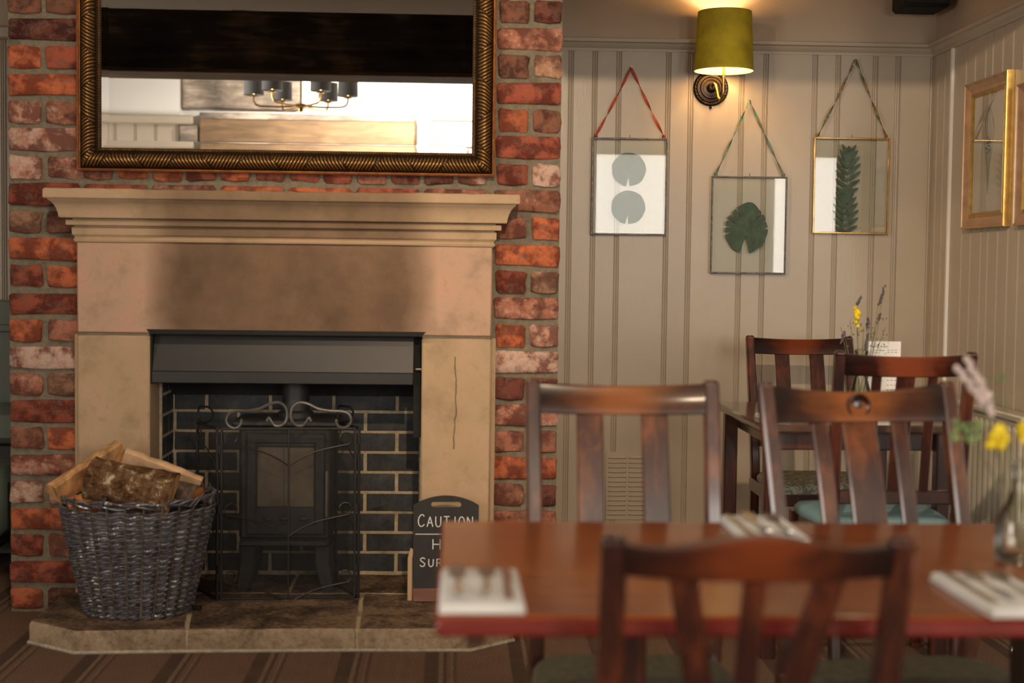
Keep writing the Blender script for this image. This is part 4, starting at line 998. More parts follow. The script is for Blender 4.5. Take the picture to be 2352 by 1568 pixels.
def pinnate(L, w_):
    outs = []; n = 7
    def ell(cx, cy, a, l, b): 
        return [(cx+l/2*cos(a)+(l/2*cos(t))*cos(a)-(b*sin(t)*(1-.35*cos(t)))*sin(a), cy+l/2*sin(a)+(l/2*cos(t))*sin(a)+(b*sin(t)*(1-.35*cos(t)))*cos(a)) for t in [2*pi*i/16 for i in range(16)]]
    for i in range(n):
        y = -L/2+L*.80*i/(n-1)+.004; l = w_*(.62+.40*sin(pi*(i+1)/(n+1))); 
        for sg in (-1, 1): outs.append(ell(0, y, pi/2-sg*(1.05-.08*i), l*1.0, .0082))
    outs.append(ell(0, L*.27, pi/2, .050, .012)); outs.append([(-.0012, -L/2), (.0012, -L/2), (.0012, L*.4), (-.0012, L*.4)]); return outs
hang_frame('dark-edged glass frame with two round green leaves on a red ribbon', .556, .866, 1.321, 1.716, (.712, 2.001), 'lead', 'ribbon_red',
           [(round_leaf(.068, 1), .709, 1.588, -.05, 'leafpale'), (round_leaf(.068, 4), .709, 1.434, -.08, 'leafpale')])
hang_frame('lowest glass frame holding one monstera leaf, on a teal ribbon', 1.050, 1.362, 1.168, 1.567, (1.200, 1.877), 'lead', 'ribbon_teal', [(monstera(.092), 1.197, 1.355, -.06, 'leafdk')])
hang_frame('brass-edged glass frame with two feathery dark leaves on a patterned ribbon', 1.469, 1.784, 1.338, 1.731, (1.635, 2.049), 'brass', 'ribbon_multi',
           [(pinnate(.195, .070), 1.612, 1.595, -.03, 'leafdk'), (pinnate(.175, .070), 1.607, 1.428, .05, 'leafdk')])

# ---- gilt pictures on the right wall
def gilt_picture(label, y0, y1, z0, z1, fx, kind):
    t = thing('gilt_framed_picture', label, 'picture', (RX-.012, (y0+y1)/2, z0), group='gilt pictures on the right wall')
    xw = RX-.013; cs = [(xw, y1, z0), (xw, y0, z0), (xw, y0, z1), (xw, y1, z1)]; hh = xw-fx
    m = M(); frame4(m, cs, (-1, 0, 0), [(0, 0), (0, hh-.004), (.002, hh)], [1]); obj('gold_outer_edge', m, MB['gold'], t, 'gold leaf outer edge')
    m = M(); frame4(m, cs, (-1, 0, 0), [(.002, hh), (.007, hh+.001), (.009, hh-.002), (.016, hh-.006), (.028, hh-.013), (.040, hh-.015), (.044, hh-.012), (.047, hh-.014)], [1]); obj('frame', m, MB['goldpink'], t)
    m = M(); frame4(m, cs, (-1, 0, 0), [(.047, hh-.014), (.050, hh-.011), (.060, hh-.020), (.060, 0)], [1]); obj('gold_slip', m, MB['gold'], t)
    m = M(); box(m, xw-.006, xw-.002, y0+.055, y1-.055, z0+.055, z1-.055); obj('print', m, simple('aged_print_paper', (.68, .56, .44), .8, 0, .06, 5) if 'aged_print_paper' not in bpy.data.materials else bpy.data.materials['aged_print_paper'], t, smooth=0)
    yc = (y0+y1)/2; m = M()
    for k in range(9 if kind else 4):   # drawn seed head
        a = -.7+1.4*k/8; p0 = (xw-.0065, yc, z0+.12); zt_ = z0+.34+.05*cos(a*2)
        tube(m, [p0, (xw-.0065, yc+.02*a, z0+.22), (xw-.0065, yc+.075*a, zt_), (xw-.0065, yc+.055*a, zt_+.05)], .0014, 4)
    for k in range(14):
        a = k*2.4; r_ = .006*sqrt(k); lathe(m, [(0, -.004), (.006, 0), (0, .004)], (xw-.0065, yc+r_*cos(a), z0+.30+r_*sin(a)*1.6), 6)
    obj('drawing', m, simple('sepia_drawing_%d' % kind, (.20, .18, .15), .8), t)
    m = M(); box(m, xw-.0105, xw-.009, y0+.055, y1-.055, z0+.055, z1-.055); obj('glass', m, MB['frameglass'], t, smooth=0)
gilt_picture('champagne and gold framed botanical print nearest the alcove corner', .128, .548, 1.347, 1.893, 1.925, 1)
gilt_picture('gold framed print cut off by the right edge, next to the botanical print', -.42, .045, 1.345, 1.83, 1.925, 0)

# ---- vent
vt = thing('wall_vent', 'painted metal louvred air vent low on the panelled wall', 'vent', (.72, AY-.014, .15))
m = M(); box(m, .632, .808, AY-.0175, AY-.012, .150, .432, .002); obj('vent_plate', m, MB['panel'], vt)
for c0 in (.640, .724):
    for k in range(13):
        z = .168+k*.0195; m = M(); n = 8; vs = []
        for i in range(n+1):
            a = pi*i/n
            for (x, s_) in ((c0, .3), (c0+.008, 1), (c0+.068, 1), (c0+.076, .3)): vs.append((x, AY-.0175-.0075*sin(a)*s_, z+.0135*(i/n)))
        m.add(vs, [(i*4+j, i*4+j+1, i*4+5+j, i*4+4+j) for i in range(n) for j in range(3)]); obj('louvre', m, MB['panel'], vt)

# ---- radiator
rd = thing('radiator', 'greige panel radiator with rounded vertical flutes under the gilt pictures', 'radiator', (1.89, .3, .13))
m = M(); box(m, 1.875, 1.925, -.24, .935, .14, .70, .010); obj('panel', m, MB['radiator'], rd)
m = M(); box(m, 1.860, 1.935, -.245, .94, .690, .712, .006); obj('top_grille', m, MB['radiator'], rd)
fl = M(); sec = [(.018*cos(a), .012*sin(a)) for a in [pi*i/8 for i in range(9)]]
zs = [(.190-.022*cos(pi/2*i/6), sin(pi/2*i/6)) for i in range(7)]+[(.648+.022*sin(pi/2*i/6), cos(pi/2*i/6)) for i in range(7)]
vs = [(1.8752-b*s_, a*s_, z) for z, s_ in zs for a, b in sec]; fl.add(vs, [(i*9+j, i*9+j+1, (i+1)*9+j+1, (i+1)*9+j) for i in range(len(zs)-1) for j in range(8)])
first = None
for k in range(23):
    y = -.205+k*.0495
    if first is None:
        first = obj('flute', fl, MB['radiator'], rd, local=True); first.location = (-1.89, y-.3, -.13); fo_ = first
    else:
        o = first.copy(); COL.objects.link(o); o.location = (-1.89, y-.3, -.13)
for y in (-.2, .88):
    m = M(); box(m, 1.925, RX-.0125, y-.01, y+.01, .55, .60); obj('wall_bracket', m, MB['radiator'], rd)
m = M(); tube(m, [(1.90, -.26, 0), (1.90, -.26, .18), (1.90, -.235, .18)], .008, 8); tube(m, [(1.90, .955, 0), (1.90, .955, .18), (1.90, .93, .18)], .008, 8); obj('pipe', m, MB['chrome'], rd, 'chrome feed pipe')

sp = thing('wall_speaker', 'black box loudspeaker mounted high in the alcove corner', 'speaker', (1.83, AY-.05, 2.215))
m = M(); box(m, 1.745, 1.925, .72, .90, 2.216, 2.50, .012); obj('cabinet', m, MB['soot'], sp)
m = M(); box(m, 1.752, 1.918, .712, .720, 2.228, 2.488, .003); obj('grille', m, MB['metal_black'], sp)
m = M(); box(m, 1.80, 1.86, .90, AY-.0005, 2.30, 2.40, .004); obj('bracket', m, MB['metal_black'], sp)

pp = thing('valve_pipe', 'thin chrome pipe with a brass valve standing on the carpet at the lower right', 'pipe', (1.60, -.87, 0))
m = M(); tube(m, [(1.60, -.87, .0), (1.60, -.87, .20)], .0065, 10); lathe(m, [(.0065, .085), (.011, .09), (.011, .115), (.0065, .12)], (1.60, -.87, 0), 8); obj('pipe', m, MB['chrome'], pp)
m = M(); tube(m, [(1.61, -.87, .10), (1.66, -.87, .10)], .014, 8); tube(m, [(1.645, -.87, .10), (1.645, -.89, .06)], .009, 8); obj('valve', m, MB['brass'], pp, 'brass valve')

# ---- bench left of the chimney breast
bn = thing('upholstered_bench', 'sage green upholstered bench against the wall left of the chimney breast', 'bench', (-2.3, .7, 0))
m = M(); box(m, -3.05, -1.66, .50, .97, .14, .40, .045); obj('seat', m, MB['sage'], bn)
m = M(); box(m, -3.05, -1.66, .87, .97, .44, .62, .045); obj('backrest', m, MB['sage'], bn)
m = M(); box(m, -3.0, -1.70, .88, .95, .38, .46, .01); box(m, -3.0, -1.70, .56, .95, .10, .15, .01); obj('base_rail', m, MB['metal_black'], bn)
for x in (-3.0, -1.73):
    for y in (.57, .92):
        m = M(); sweep(m, [(x, y, .0), (x, y, .11)], rr(.05, .05, .006)); obj('leg', m, MB['mahog'], bn)

# ================================================================== CHAIRS
def cushion(x0b, x0f, y0, y1, z0, z1):
    m = M(); n = 40; rings = [(1.0, z0), (1.015, z0+.010), (1.01, z0+(z1-z0)*.55), (.96, z0+(z1-z0)*.85), (.82, z1), (.5, z1+.006), (.15, z1+.008)]; vs = []
    cy, hy = (y0+y1)/2, (y1-y0)/2
    for s_, z in rings:
        for i in range(n):
            a = 2*pi*i/n; ca, sa = cos(a), sin(a); e = .32
            u = math.copysign(abs(ca)**e, ca); v = math.copysign(abs(sa)**e, sa)
            hx = x0b+(x0f-x0b)*(v+1)/2; vs.append((u*hx*s_, cy+v*hy*s_, z))
    k = len(rings); m.add(vs, [(q*n+i, q*n+(i+1) % n, (q+1)*n+(i+1) % n, (q+1)*n+i) for q in range(k-1) for i in range(n)]+[tuple(range(n))[::-1], tuple(range((k-1)*n, k*n))]); return m
def chair(label, kind, loc, rot, seat, wood='mahog', lean=1.0, ht=.935, hw=.190, sz=.446):
    t = thing('dining_chair', label, 'chair', loc, rot, 'dark wooden dining chairs'); L = lambda n_, m_, mt=wood, **k: obj(n_, m_, MB[mt], t, local=True, **k)
    Y = lambda z: 0 if z < .44 else -.115*lean*((z-.44)/.495)**1.25      # recline of the back
    X = lambda z: hw-.012+.012*min(1, z/.9)
    for sg in (-1, 1):
        zs_ = [0, .15, .30, .44, .52, .60, .68, .76, .84, ht-.012]; m = M()
        sweep(m, [(sg*X(z), (-.05*(1-z/.44) if z < .44 else 0)+Y(z), z) for z in zs_], lambda i, t_: rr(.032, .038-.008*t_, .005))
        z = ht-.012; box(m, sg*X(z)-.0155, sg*X(z)+.0155, Y(z)-.015, Y(z)+.015, z-.004, ht, .006); L('back_post', m)
        m = M(); sweep(m, [(sg*(hw+.008), .372, 0), (sg*(hw+.008), .372, sz-.033)], lambda i, t_: rr(.030+.008*t_, .030+.008*t_, .004)); L('front_leg', m)
        m = M(); box(m, sg*(hw+.004)-.010, sg*(hw+.004)+.010, -.01, .365, .365+sz-.446, .414+sz-.446, .004); L('seat_rail', m)
        m = M(); box(m, sg*hw-.008, sg*hw+.008, -.03, .368, .17, .20, .003); L('stretcher', m)
    m = M(); box(m, -hw, hw, .362, .384, .365+sz-.446, .414+sz-.446, .004); L('seat_rail', m)
    m = M(); box(m, -hw+.01, hw-.01, -.012, .010, .365+sz-.446, .414+sz-.446, .004); L('seat_rail', m)
    m = M(); box(m, -hw+.006, hw-.006, .16, .18, .175, .197, .003); L('stretcher', m)
    m = cushion(hw-.004, hw+.026, .006, .402, sz-.036, sz); L('seat', m, seat, smooth=60)
    # lower back rail
    zr = .535; m = M(); box(m, -X(zr)+.012, X(zr)-.012, Y(zr)-.009, Y(zr)+.009, zr-.02, zr+.02, .004); L('lower_rail', m)
    # top rail: bowed backwards, shaped top edge
    rb = {'yoke': ht-.050, 'medallion': ht-.083}.get(kind, ht-.072)
    m = M(); n = 24; vs = []
    for i in range(n+1):
        u = -1+2*i/n; x = u*(X(ht)-.013); bow = -.016*(1-u*u)
        if kind == 'yoke': zt = ht-.018+.022*max(0, cos(u*pi*.62))**2+.008*u*u; zb = rb-.004*(1-u*u)
        elif kind == 'medallion': zt = ht-.006-.017*(1-u*u); zb = rb
        else: zt = ht-.008-.007*(1-u*u); zb = rb+.003-.004*(1-u*u)
        th = .012 if kind != 'yoke' else .017
        for dy, z in ((-th, zb+.003), (-th+.003, zb), (th-.003, zb), (th, zb+.003), (th, zt-.004), (th-.004, zt), (-th+.004, zt), (-th, zt-.004)):
            vs.append((x, Y(z)+bow+dy, z))
    m.add(vs, [(i*8+a, i*8+(a+1) % 8, (i+1)*8+(a+1) % 8, (i+1)*8+a) for i in range(n) for a in range(8)]+[tuple(range(8))[::-1], tuple(range(n*8, n*8+8))]); tr = L('top_rail', m, 'rail_'+wood)
    if kind == 'medallion':
        m = M(); zc = rb+.033; lathe(m, [(.026, 0), (.026, .005), (.023, .007), (.018, -.001), (.013, -.003), (.010, .001), (.0, .003)], (0, Y(zc)-.016+.011, zc), 28, 'y', cap=False)
        m2 = M(); m2.add([(x, 2*(Y(zc)-.016+.011)-y+.0005, z) for x, y, z in m.v], [f[::-1] for f in m.f]); obj('medallion', m2, MB['mahog'], tr, local=True)
    if kind == 'two': sl = [(-.067, .055, -.067), (.067, .055, .067)]
    elif kind == 'three': sl = [(-.082, .027, -.082), (0, .052, 0), (.078, .027, .078)]
    elif kind == 'medallion': sl = [(-.088, .034, -.086), (0, .074, 0), (.088, .034, .086)]
    else: sl = [(-.094, .036, -.045), (-.004, .028, -.004), (.092, .038, .040)]
    for c_, w_, cb_ in sl:
        m = M(); pts = []; z0_, z1_ = zr+.018, rb+.006
        for i in range(9):
            f = i/8; z = z0_+(z1_-z0_)*f; x = cb_+(c_-cb_)*f; bow = -.016*(1-(x/.19)**2)*f; pts.append((x, Y(z)+bow*f, z))
        sweep(m, pts, rr(w_, .013, .003)); L('slat', m)
    return t
chair('dark wooden two-slat chair behind the front table, left of the one with the round boss', 'two', (.350, -2.00, 0), pi, 'fabric_green', 'mahog2', hw=.185, ht=.948, sz=.412)
chair('wooden chair with a round boss in its top rail, behind the front table', 'medallion', (.860, -2.02, 0), pi+.15, 'fabric_green', 'mahog2', 1.15, .948, .202, .412)
chair('three-slat dark chair with teal chevron seat, seen from behind at the rear table', 'three', (1.272, -.80, 0), 0, 'seatteal', 'mahog', .55, ht=.957, hw=.187, sz=.466)
chair('two-slat dark chair facing us against the panelled wall at the rear table', 'two', (1.335, .52, 0), pi, 'seatleaf', 'mahog', ht=.932, hw=.192, sz=.430)
chair('nearest chair, out of focus, with a wavy top rail and three fanned slats', 'yoke', (.378, -3.0, 0), 0, 'fabric_green', 'mahog', 1.0, .848, .180)

# ================================================================== TABLES
TZ = .72
t1 = thing('dining_table', 'large polished reddish-brown dining table in the foreground', 'table', (.60, -2.62, 0))
tx0, tx1, ty0, ty1 = -.020, 1.23, -2.978, -2.270
m = M(); box(m, tx0, tx1, ty0, ty1, TZ-.028, TZ-.003, .005); obj('table_edge', m, MB['tableedge'], t1, 'red stained table edge')
m = M(); box(m, tx0+.003, tx1-.003, ty0+.003, ty1-.003, TZ-.006, TZ, .0025); obj('table_top', m, MB['tabletop'], t1)
for cx in (.275, .935):
    m = M(); box(m, cx-.03, cx+.03, ty0+.16, ty1-.10, TZ-.055, TZ-.0285, .004); obj('bearer', m, MB['mahog'], t1)
    m = M(); sweep(m, [(cx, -2.60, .05), (cx, -2.60, TZ-.056)], rr(.062, .062, .006)); obj('column', m, MB['mahog'], t1)
    m = M(); sweep(m, [(cx, ty0+.10, .022), (cx, -2.68, .045), (cx, -2.52, .045), (cx, ty1-.08, .022)], rr(.06, .044, .006)); obj('foot', m, MB['mahog'], t1)
m = M(); box(m, .022, .045, -2.94, -2.88, TZ-.050, TZ-.0285, .003); obj('corner_block', m, MB['mahog2'], t1)
t2 = thing('dining_table', 'smaller dark dining table in the alcove with a vase and menu card on it', 'table', (1.24, -.24, 0))
m = M(); box(m, .918, 1.535, -.615, .135, TZ-.026, TZ, .007); obj('table_top', m, MB['table2'], t2)
m = M(); box(m, .985, 1.47, -.54, .06, TZ-.085, TZ-.0265, .004); obj('apron', m, MB['mahog'], t2)
for x in (.965, 1.490):
    for y in (-.555, .08):
        m = M(); sweep(m, [(x, y, 0), (x, y, TZ-.0265)], rr(.045, .045, .005)); obj('leg', m, MB['mahog'], t2)

# ================================================================== TABLEWARE
def fork_outline():
    r_ = [(-.0045, -.095), (.0045, -.095), (.0060, -.080), (.0030, -.02), (.0028, .02), (.0090, .038), (.0115, .048)]
    out_ = list(r_)
    for k in range(4):
        xa, xb = .0115-k*.0062, .0115-k*.0062-.0038
        out_ += [(xa, .062), (xa-.0008, .092), (xb+.0006, .092), (xb, .062)]
    out_ += [(-.0115, .048), (-.0090, .038), (-.0028, .02), (-.0030, -.02), (-.0060, -.080)]; return out_
def knife_outline(): return [(-.005, -.105), (.005, -.105), (.0055, -.09), (.0045, -.01), (.0065, 0), (.0085, .03), (.0088, .075), (.004, .100), (-.0010, .108), (-.0045, .085), (-.0045, 0), (-.0045, -.01), (-.0055, -.09)]
def cutlery(kind, x, y, z, rot, label):
    o = M(); plate(o, [fork_outline() if kind == 'fork' else knife_outline()], .0022, Matrix.Identity(4))
    o.v = [(a, b, c+(.006*((b+.0)/.095)**2 if kind == 'fork' else 0)) for a, b, c in o.v]
    ob = obj('table_fork' if kind == 'fork' else 'table_knife', o, MB['steel'], smooth=0, local=True)
    ob.location = (x, y, z); ob.rotation_euler = (0, 0, rot); tag(ob, label, kind, group='cutlery laid on napkins')
def napkin(x, y, z, rot, label, w_=.113, l_=.235):
    m = M()
    for k, (dx, dy) in enumerate(((0, 0), (.002, -.003), (-.001, .002), (.001, .004))): box(m, -w_/2+dx+.001*k, w_/2+dx-.001*k, -l_/2+dy, l_/2+dy-.002*k, .0005+.0030*k, .0034+.0030*k, .0012)
    ob = obj('folded_napkin', m, MB['napkin'], local=True); ob.location = (x, y, z); ob.rotation_euler = (0, 0, rot); tag(ob, label, 'napkin', group='folded white napkins')
NZ = TZ+.0140
napkin(.041, -2.853, TZ, .0, 'white napkin at the front left corner of the foreground table')
cutlery('fork', .010, -2.835, NZ, .02, 'leftmost fork, on the napkin at the front left corner of the foreground table')
cutlery('fork', .050, -2.830, NZ, -.03, 'fork beside the knife on the front left napkin')
cutlery('knife', .078, -2.835, NZ, 0, 'knife on the napkin at the front left corner of the foreground table')
napkin(.540, -2.385, TZ, .0, 'white napkin at the far edge of the foreground table, between the two chairs behind it')
cutlery('knife', .500, -2.375, NZ, .03, 'knife on the far napkin between the two chairs behind the foreground table', )
cutlery('fork', .532, -2.370, NZ, .0, 'left fork on the far napkin of the foreground table')
cutlery('fork', .570, -2.375, NZ, -.03, 'right fork on the far napkin of the foreground table')
napkin(.765, -2.868, TZ, .02, 'white napkin at the near right of the foreground table, in front of the bottle vase')
cutlery('knife', .727, -2.850, NZ, .02, 'knife on the napkin in front of the bottle vase')
cutlery('fork', .760, -2.845, NZ, .0, 'left fork on the napkin in front of the bottle vase')
cutlery('fork', .795, -2.850, NZ, 0, 'right fork on the napkin in front of the bottle vase')
napkin(.985, -.475, TZ, .0, 'small white napkin on the left end of the rear table', .07, .20)
cutlery('fork', .975, -.440, NZ, .05, 'fork on the napkin at the left end of the rear table')
cutlery('knife', 1.003, -.45, NZ, -.08, 'knife on the napkin at the left end of the rear table')

def vase(label, x, y, z, s_, prof):
    t = thing('bottle_vase', label, 'vase', (x, y, z)); m = M(); P = [(r_*s_, h*s_) for r_, h in prof]
    lathe(m, [(r_, z+.0005+h) for r_, h in P], (x, y, 0), 28); obj('glass_body', m, MB['vaseglass'], t, smooth=60)
    inner = [(max(.001, r_-.0025), h+.004) for r_, h in P]
    m = M(); lathe(m, [(r_, z+.0005+h) for r_, h in inner], (x, y, 0), 28, cap=False); obj('inner_wall', m, MB['vaseglass'], t, smooth=60); return t
def stalk(m, p, q, r_=.0012, bend=(0, 0, 0), n=6):
    p, q, b = Vector(p), Vector(q), Vector(bend); pts = [p+(q-p)*(i/n)+b*sin(pi*i/n) for i in range(n+1)]; tube(m, pts, r_, 5); return pts
def blob(m, c, r_, sx=1, sz=1, n=6, seed=0):
    q = random.Random(seed); vs = []; c = Vector(c)
    prof_ = [(0, -1), (.7, -.7), (1, 0), (.7, .7), (0, 1)]
    for pr, h in prof_:
        for a in range(n):
            k = 1+q.uniform(-.25, .25); vs.append(c+Vector((pr*cos(2*pi*a/n)*r_*sx*k, pr*sin(2*pi*a/n)*r_*sx*k, h*r_*sz)))
    m.add(vs, [(i*n+a, i*n+(a+1) % n, (i+1)*n+(a+1) % n, (i+1)*n+a) for i in range(4) for a in range(n)])
def spike(m, p, q, r_, n=14, seed=0):
    g = random.Random(seed); p, q = Vector(p), Vector(q)
    for i in range(n):
        f = i/(n-1); c = p+(q-p)*f+Vector((g.uniform(-1, 1), g.uniform(-1, 1), 0))*r_*.5; blob(m, c, r_*(1-.5*abs(f-.4)), 1, 1.3, 5, seed+i)
# foreground vase
VX, VY = .900, -2.612
vase('clear glass bottle vase of dried flowers at the right end of the foreground table', VX, VY, TZ, 1.0, [(0, 0), (.034, 0), (.040, .006), (.0405, .045), (.036, .070), (.022, .098), (.0150, .118), (.0150, .145), (.0185, .150), (.0185, .156), (.0150, .158)])
def sprig(name, label, fn, base, cat='dried flower', grp=None):
    t = thing(name, label, cat, base, group=grp); fn(t); return t
def yl(t):
    m = M(); stalk(m, (VX, VY, TZ+.02), (.872, VY-.005, .905), .0014); stalk(m, (VX+.002, VY, TZ+.02), (.902, VY, .925), .0014); obj('stem', m, MB['stem'], t)
    m = M()
    for i, (x, z, r_) in enumerate(((.853, .918, .011), (.862, .928, .012), (.870, .915, .011), (.846, .906, .009), (.864, .905, .010), (.898, .925, .010), (.901, .914, .009), (.898, .935, .008))): blob(m, (x, VY-.004+.004*(i % 3), z), r_, 1, 1, 7, i)
    obj('blossom', m, MB['yellow'], t)
sprig('yellow_flower_sprig', 'sprig of yellow blossoms standing in the foreground bottle vase', yl, (VX, VY, TZ+.02))
def gr(t):
    m = M(); stalk(m, (VX, VY+.004, TZ+.02), (.845, VY, .955), .0012); stalk(m, (VX, VY+.003, TZ+.02), (.838, VY, .965), .0012); obj('stem', m, MB['stem'], t)
    m = M()
    for a, b, s_ in (((.850, .955), (.789, 1.025), 3), ((.846, .968), (.806, 1.040), 9)): spike(m, (a[0], VY, a[1]), (b[0], VY, b[1]), .0075, 16, s_)
    obj('seed_head', m, MB['pinkgrass'], t)
sprig('dried_grass_stem', 'two pinkish dried grass heads leaning left from the foreground vase', gr, (VX, VY, TZ+.02), 'dried grass')
def fo2(t):
    m = M(); stalk(m, (VX, VY, TZ+.02), (.80, VY, .925), .0012, (0, 0, .03)); stalk(m, (VX+.003, VY, TZ+.02), (.915, VY, 1.10), .0016); stalk(m, (VX, VY+.005, TZ+.02), (.865, VY+.01, 1.01), .001); obj('stem', m, MB['stem'], t)
    m = M(); q = random.Random(5)
    for i in range(26): blob(m, (.80+q.uniform(-.012, .03), VY+q.uniform(-.01, .01), .925+q.uniform(-.015, .018)), .006, 1, .8, 5, i)
    for i in range(20): blob(m, (.862+q.uniform(-.03, .02), VY+.01, .985+q.uniform(-.03, .03)), .003, 1, 1, 5, i+50)
    obj('leaf', m, MB['sprig'], t)
    m = M(); spike(m, (.908, VY, .96), (.920, VY, 1.12), .006, 18, 77); obj('seed_head', m, MB['stem'], t)
sprig('dried_foliage_sprig', 'green dried foliage with a tall pale spike in the foreground vase', fo2, (VX, VY, TZ+.02))
# rear vase
WX, WY = 1.318, -.27
vase('clear glass vase of wild dried flowers on the rear table', WX, WY, TZ, 1.0, [(0, 0), (.036, 0), (.041, .005), (.040, .040), (.030, .085), (.020, .12), (.0195, .190), (.0235, .198), (.0235, .204), (.0200, .206)])
def wl(t):
    m = M(); g = random.Random(3)
    tips = [(1.300, 1.050), (1.365, 1.095), (1.385, 1.12), (1.345, 1.02), (1.375, 1.02), (1.255, 1.0), (1.262, .985), (1.395, 1.00), (1.33, 1.0), (1.31, .99), (1.36, .99), (1.285, 1.02)]
    for i, (x, z) in enumerate(tips): stalk(m, (WX+g.uniform(-.01, .01), WY+g.uniform(-.01, .01), TZ+.02), (x, WY+g.uniform(-.03, .03), z), .0009, (0, 0, .0))
    obj('stem', m, MB['stem'], t)
    m = M()
    for a, b, s_ in (((1.372, 1.075), (1.388, 1.135), 1), ((1.300, 1.075), (1.312, 1.10), 2), ((1.262, .985), (1.250, .950), 3), ((1.371, 1.025), (1.376, 1.045), 4), ((1.334, 1.0), (1.338, 1.03), 5), ((1.330, .93), (1.338, .98), 6)): spike(m, (a[0], WY, a[1]), (b[0], WY, b[1]), .0048, 10, s_)
    obj('seed_head', m, MB['lav'], t)
    m = M()
    for i in range(46): 
        x = g.uniform(1.27, 1.40); blob(m, (x, WY+g.uniform(-.03, .03), g.uniform(.935, 1.03)), .0028, 1, 1, 5, i)
    obj('bud', m, MB['leafpale'], t, kind='stuff')
sprig('wild_grass_bunch', 'bunch of dried lavender and wild grass in the rear vase', wl, (WX, WY, TZ+.02), 'dried flower')
def yb_(t):
    m = M(); stalk(m, (WX, WY, TZ+.02), (1.296, WY-.006, 1.06), .0012); obj('stem', m, MB['stem'], t)
    m = M()
    for i, (x, z, r_) in enumerate(((1.291, 1.062, .008), (1.298, 1.052, .010), (1.304, 1.046, .009), (1.294, 1.038, .008), (1.300, 1.030, .009), (1.296, 1.018, .008), (1.303, 1.006, .007), (1.313, .99, .006))): blob(m, (x, WY-.008, z), r_, 1, 1, 6, i)
    obj('blossom', m, MB['yellow'], t)
sprig('yellow_flower_sprig', 'yellow snapdragon-like sprig in the rear vase', yb_, (WX, WY, TZ+.02))

# menu card with its print
mc = thing('menu_card', 'white wine list card standing behind the vase on the rear table', 'menu', (1.408, -.22, TZ))
m = M(); box(m, 1.355, 1.462, -.2225, -.2215, TZ+.004, .954, .0003); obj('card', m, MB['card'], mc, smooth=0)
m = M(); box(m, 1.375, 1.44, -.235, -.205, TZ+.0005, TZ+.010, .002); obj('card_holder', m, MB['pine'], mc)
def text_mesh(body, x, y, z, size, name, parent, sp_=1.0):
    cu = bpy.data.curves.new('lettering', 'FONT'); cu.body = body; cu.size = size; cu.space_character = sp_; cu.extrude = .0001; cu.resolution_u = 2
    tmp = bpy.data.objects.new('tmp', cu); COL.objects.link(tmp); dg = bpy.context.evaluated_depsgraph_get()
    me = bpy.data.meshes.new_from_object(tmp.evaluated_get(dg)); bpy.data.objects.remove(tmp)
    m = M(); m.add([(x+v.co.x, y-v.co.z, z+v.co.y) for v in me.vertices], [tuple(p.vertices) for p in me.polygons]); return m
ink = M()
def tx(body, x, z, size, sp_=1.0):
    mm = text_mesh(body, x, -.2228, z, size, '', None, sp_); ink.add(mm.v, mm.f)
tx('ROS\u00c9 WINES', 1.366, .934, .0085, 1.15)
for k, z in enumerate((.921, .900, .800, .788)):
    pass
for z in (.9245, .917, .903, .888, .872, .857, .842, .826, .810, .795, .780):
    for x in (1.417, 1.430, 1.442): box(ink, x, x+.0075, -.2229, -.2225, z, z+.0016)
    if z > .80 or z < .79: box(ink, 1.372, 1.372+.028+.01*sin(z*300), -.2229, -.2225, z-.001, z+.0004)
obj('print', ink, MB['ink'], mc, smooth=0)

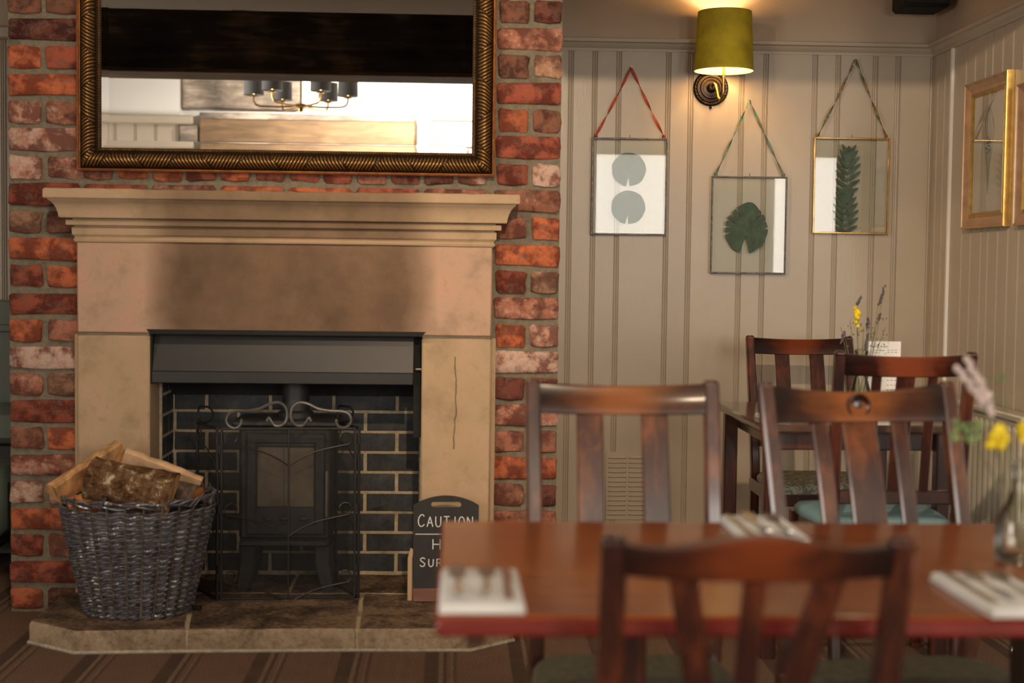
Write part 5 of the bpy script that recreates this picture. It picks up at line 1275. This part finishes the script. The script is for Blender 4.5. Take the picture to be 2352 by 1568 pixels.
# ================================================================== SEEN IN THE MIRROR
ch = thing('chandelier', 'six-arm brass chandelier with small grey drum shades, reflected in the mirror', 'chandelier', (-1.04, -4.9, ZC))
m = M(); tube(m, [(-1.04, -4.9, 2.24), (-1.04, -4.9, ZC-.02)], .007, 8); lathe(m, [(.05, ZC-.022), (.05, ZC-.0005)], (-1.04, -4.9, 0), 20); lathe(m, [(0, 2.215), (.018, 2.225), (.022, 2.24), (.05, 2.252), (.055, 2.262), (.02, 2.275), (0, 2.276)], (-1.04, -4.9, 0), 20); obj('stem', m, MB['brass'], ch)
for k in range(6):
    a = k*pi/3; cx, cy = -1.04+.315*cos(a), -4.9+.315*sin(a); m = M()
    tube(m, [(-1.04+r_*cos(a), -4.9+r_*sin(a), z) for r_, z in ((.03, 2.256), (.15, 2.250), (.27, 2.253), (.300, 2.262), (.314, 2.285), (.315, 2.32))], .0065, 7)
    lathe(m, [(.0, 2.312), (.026, 2.312), (.026, 2.322), (0, 2.323)], (cx, cy, 0), 12); ar = obj('arm', m, MB['brass'], ch)
    m = M(); lathe(m, [(.068, 2.325), (.066, 2.448)], (cx, cy, 0), 24, cap=False); obj('lamp_shade', m, MB['shade_grey'], ar)
    m = M(); lathe(m, [(0, 2.33), (.012, 2.335), (.014, 2.37), (0, 2.39)], (cx, cy, 0), 8); obj('bulb', m, MB['bulb2'], ar)
pf = thing('small_picture_frame', 'small thin-framed square picture on the white wall reflected in the mirror', 'picture', (-.047, -6.49, 2.13))
m = M(); frame4(m, [(.100, -6.4995, 2.133), (-.193, -6.4995, 2.133), (-.193, -6.4995, 2.345), (.100, -6.4995, 2.345)], (0, 1, 0), [(0, 0), (0, .018), (.010, .018), (.010, 0)], [1]); obj('frame', m, MB['rawbeam'], pf)
m = M(); box(m, -.184, .091, -6.499, -6.495, 2.142, 2.336); obj('mount', m, MB['card'], pf, smooth=0)

for lab, (x, y, z) in (('added black spotlight fixture on a rod above the foreground table, aimed at the alcove', (0.25, -3.3, 2.37)), ('small added ceiling spotlight above the hearth', (-0.8, -1.9, 2.66)), ('small added ceiling spotlight above the right of the foreground table', (0.9, -2.6, 2.66)), ('small added ceiling spotlight at the back of the room', (-0.4, -5.4, 2.66))):
    t = thing('added_spotlight', lab, 'spotlight', (x, y, ZC), group='added ceiling spotlights')  # fixtures added around the lamps, out of the camera's view
    m = M(); lathe(m, [(.0, z+.085), (.045, z+.085), (.05, z+.07), (.05, z+.075)], (x, y, 0), 20); tube(m, [(x, y, z+.08), (x, y, ZC-.0005)], .008, 8); obj('housing', m, MB['metal_black'], t)
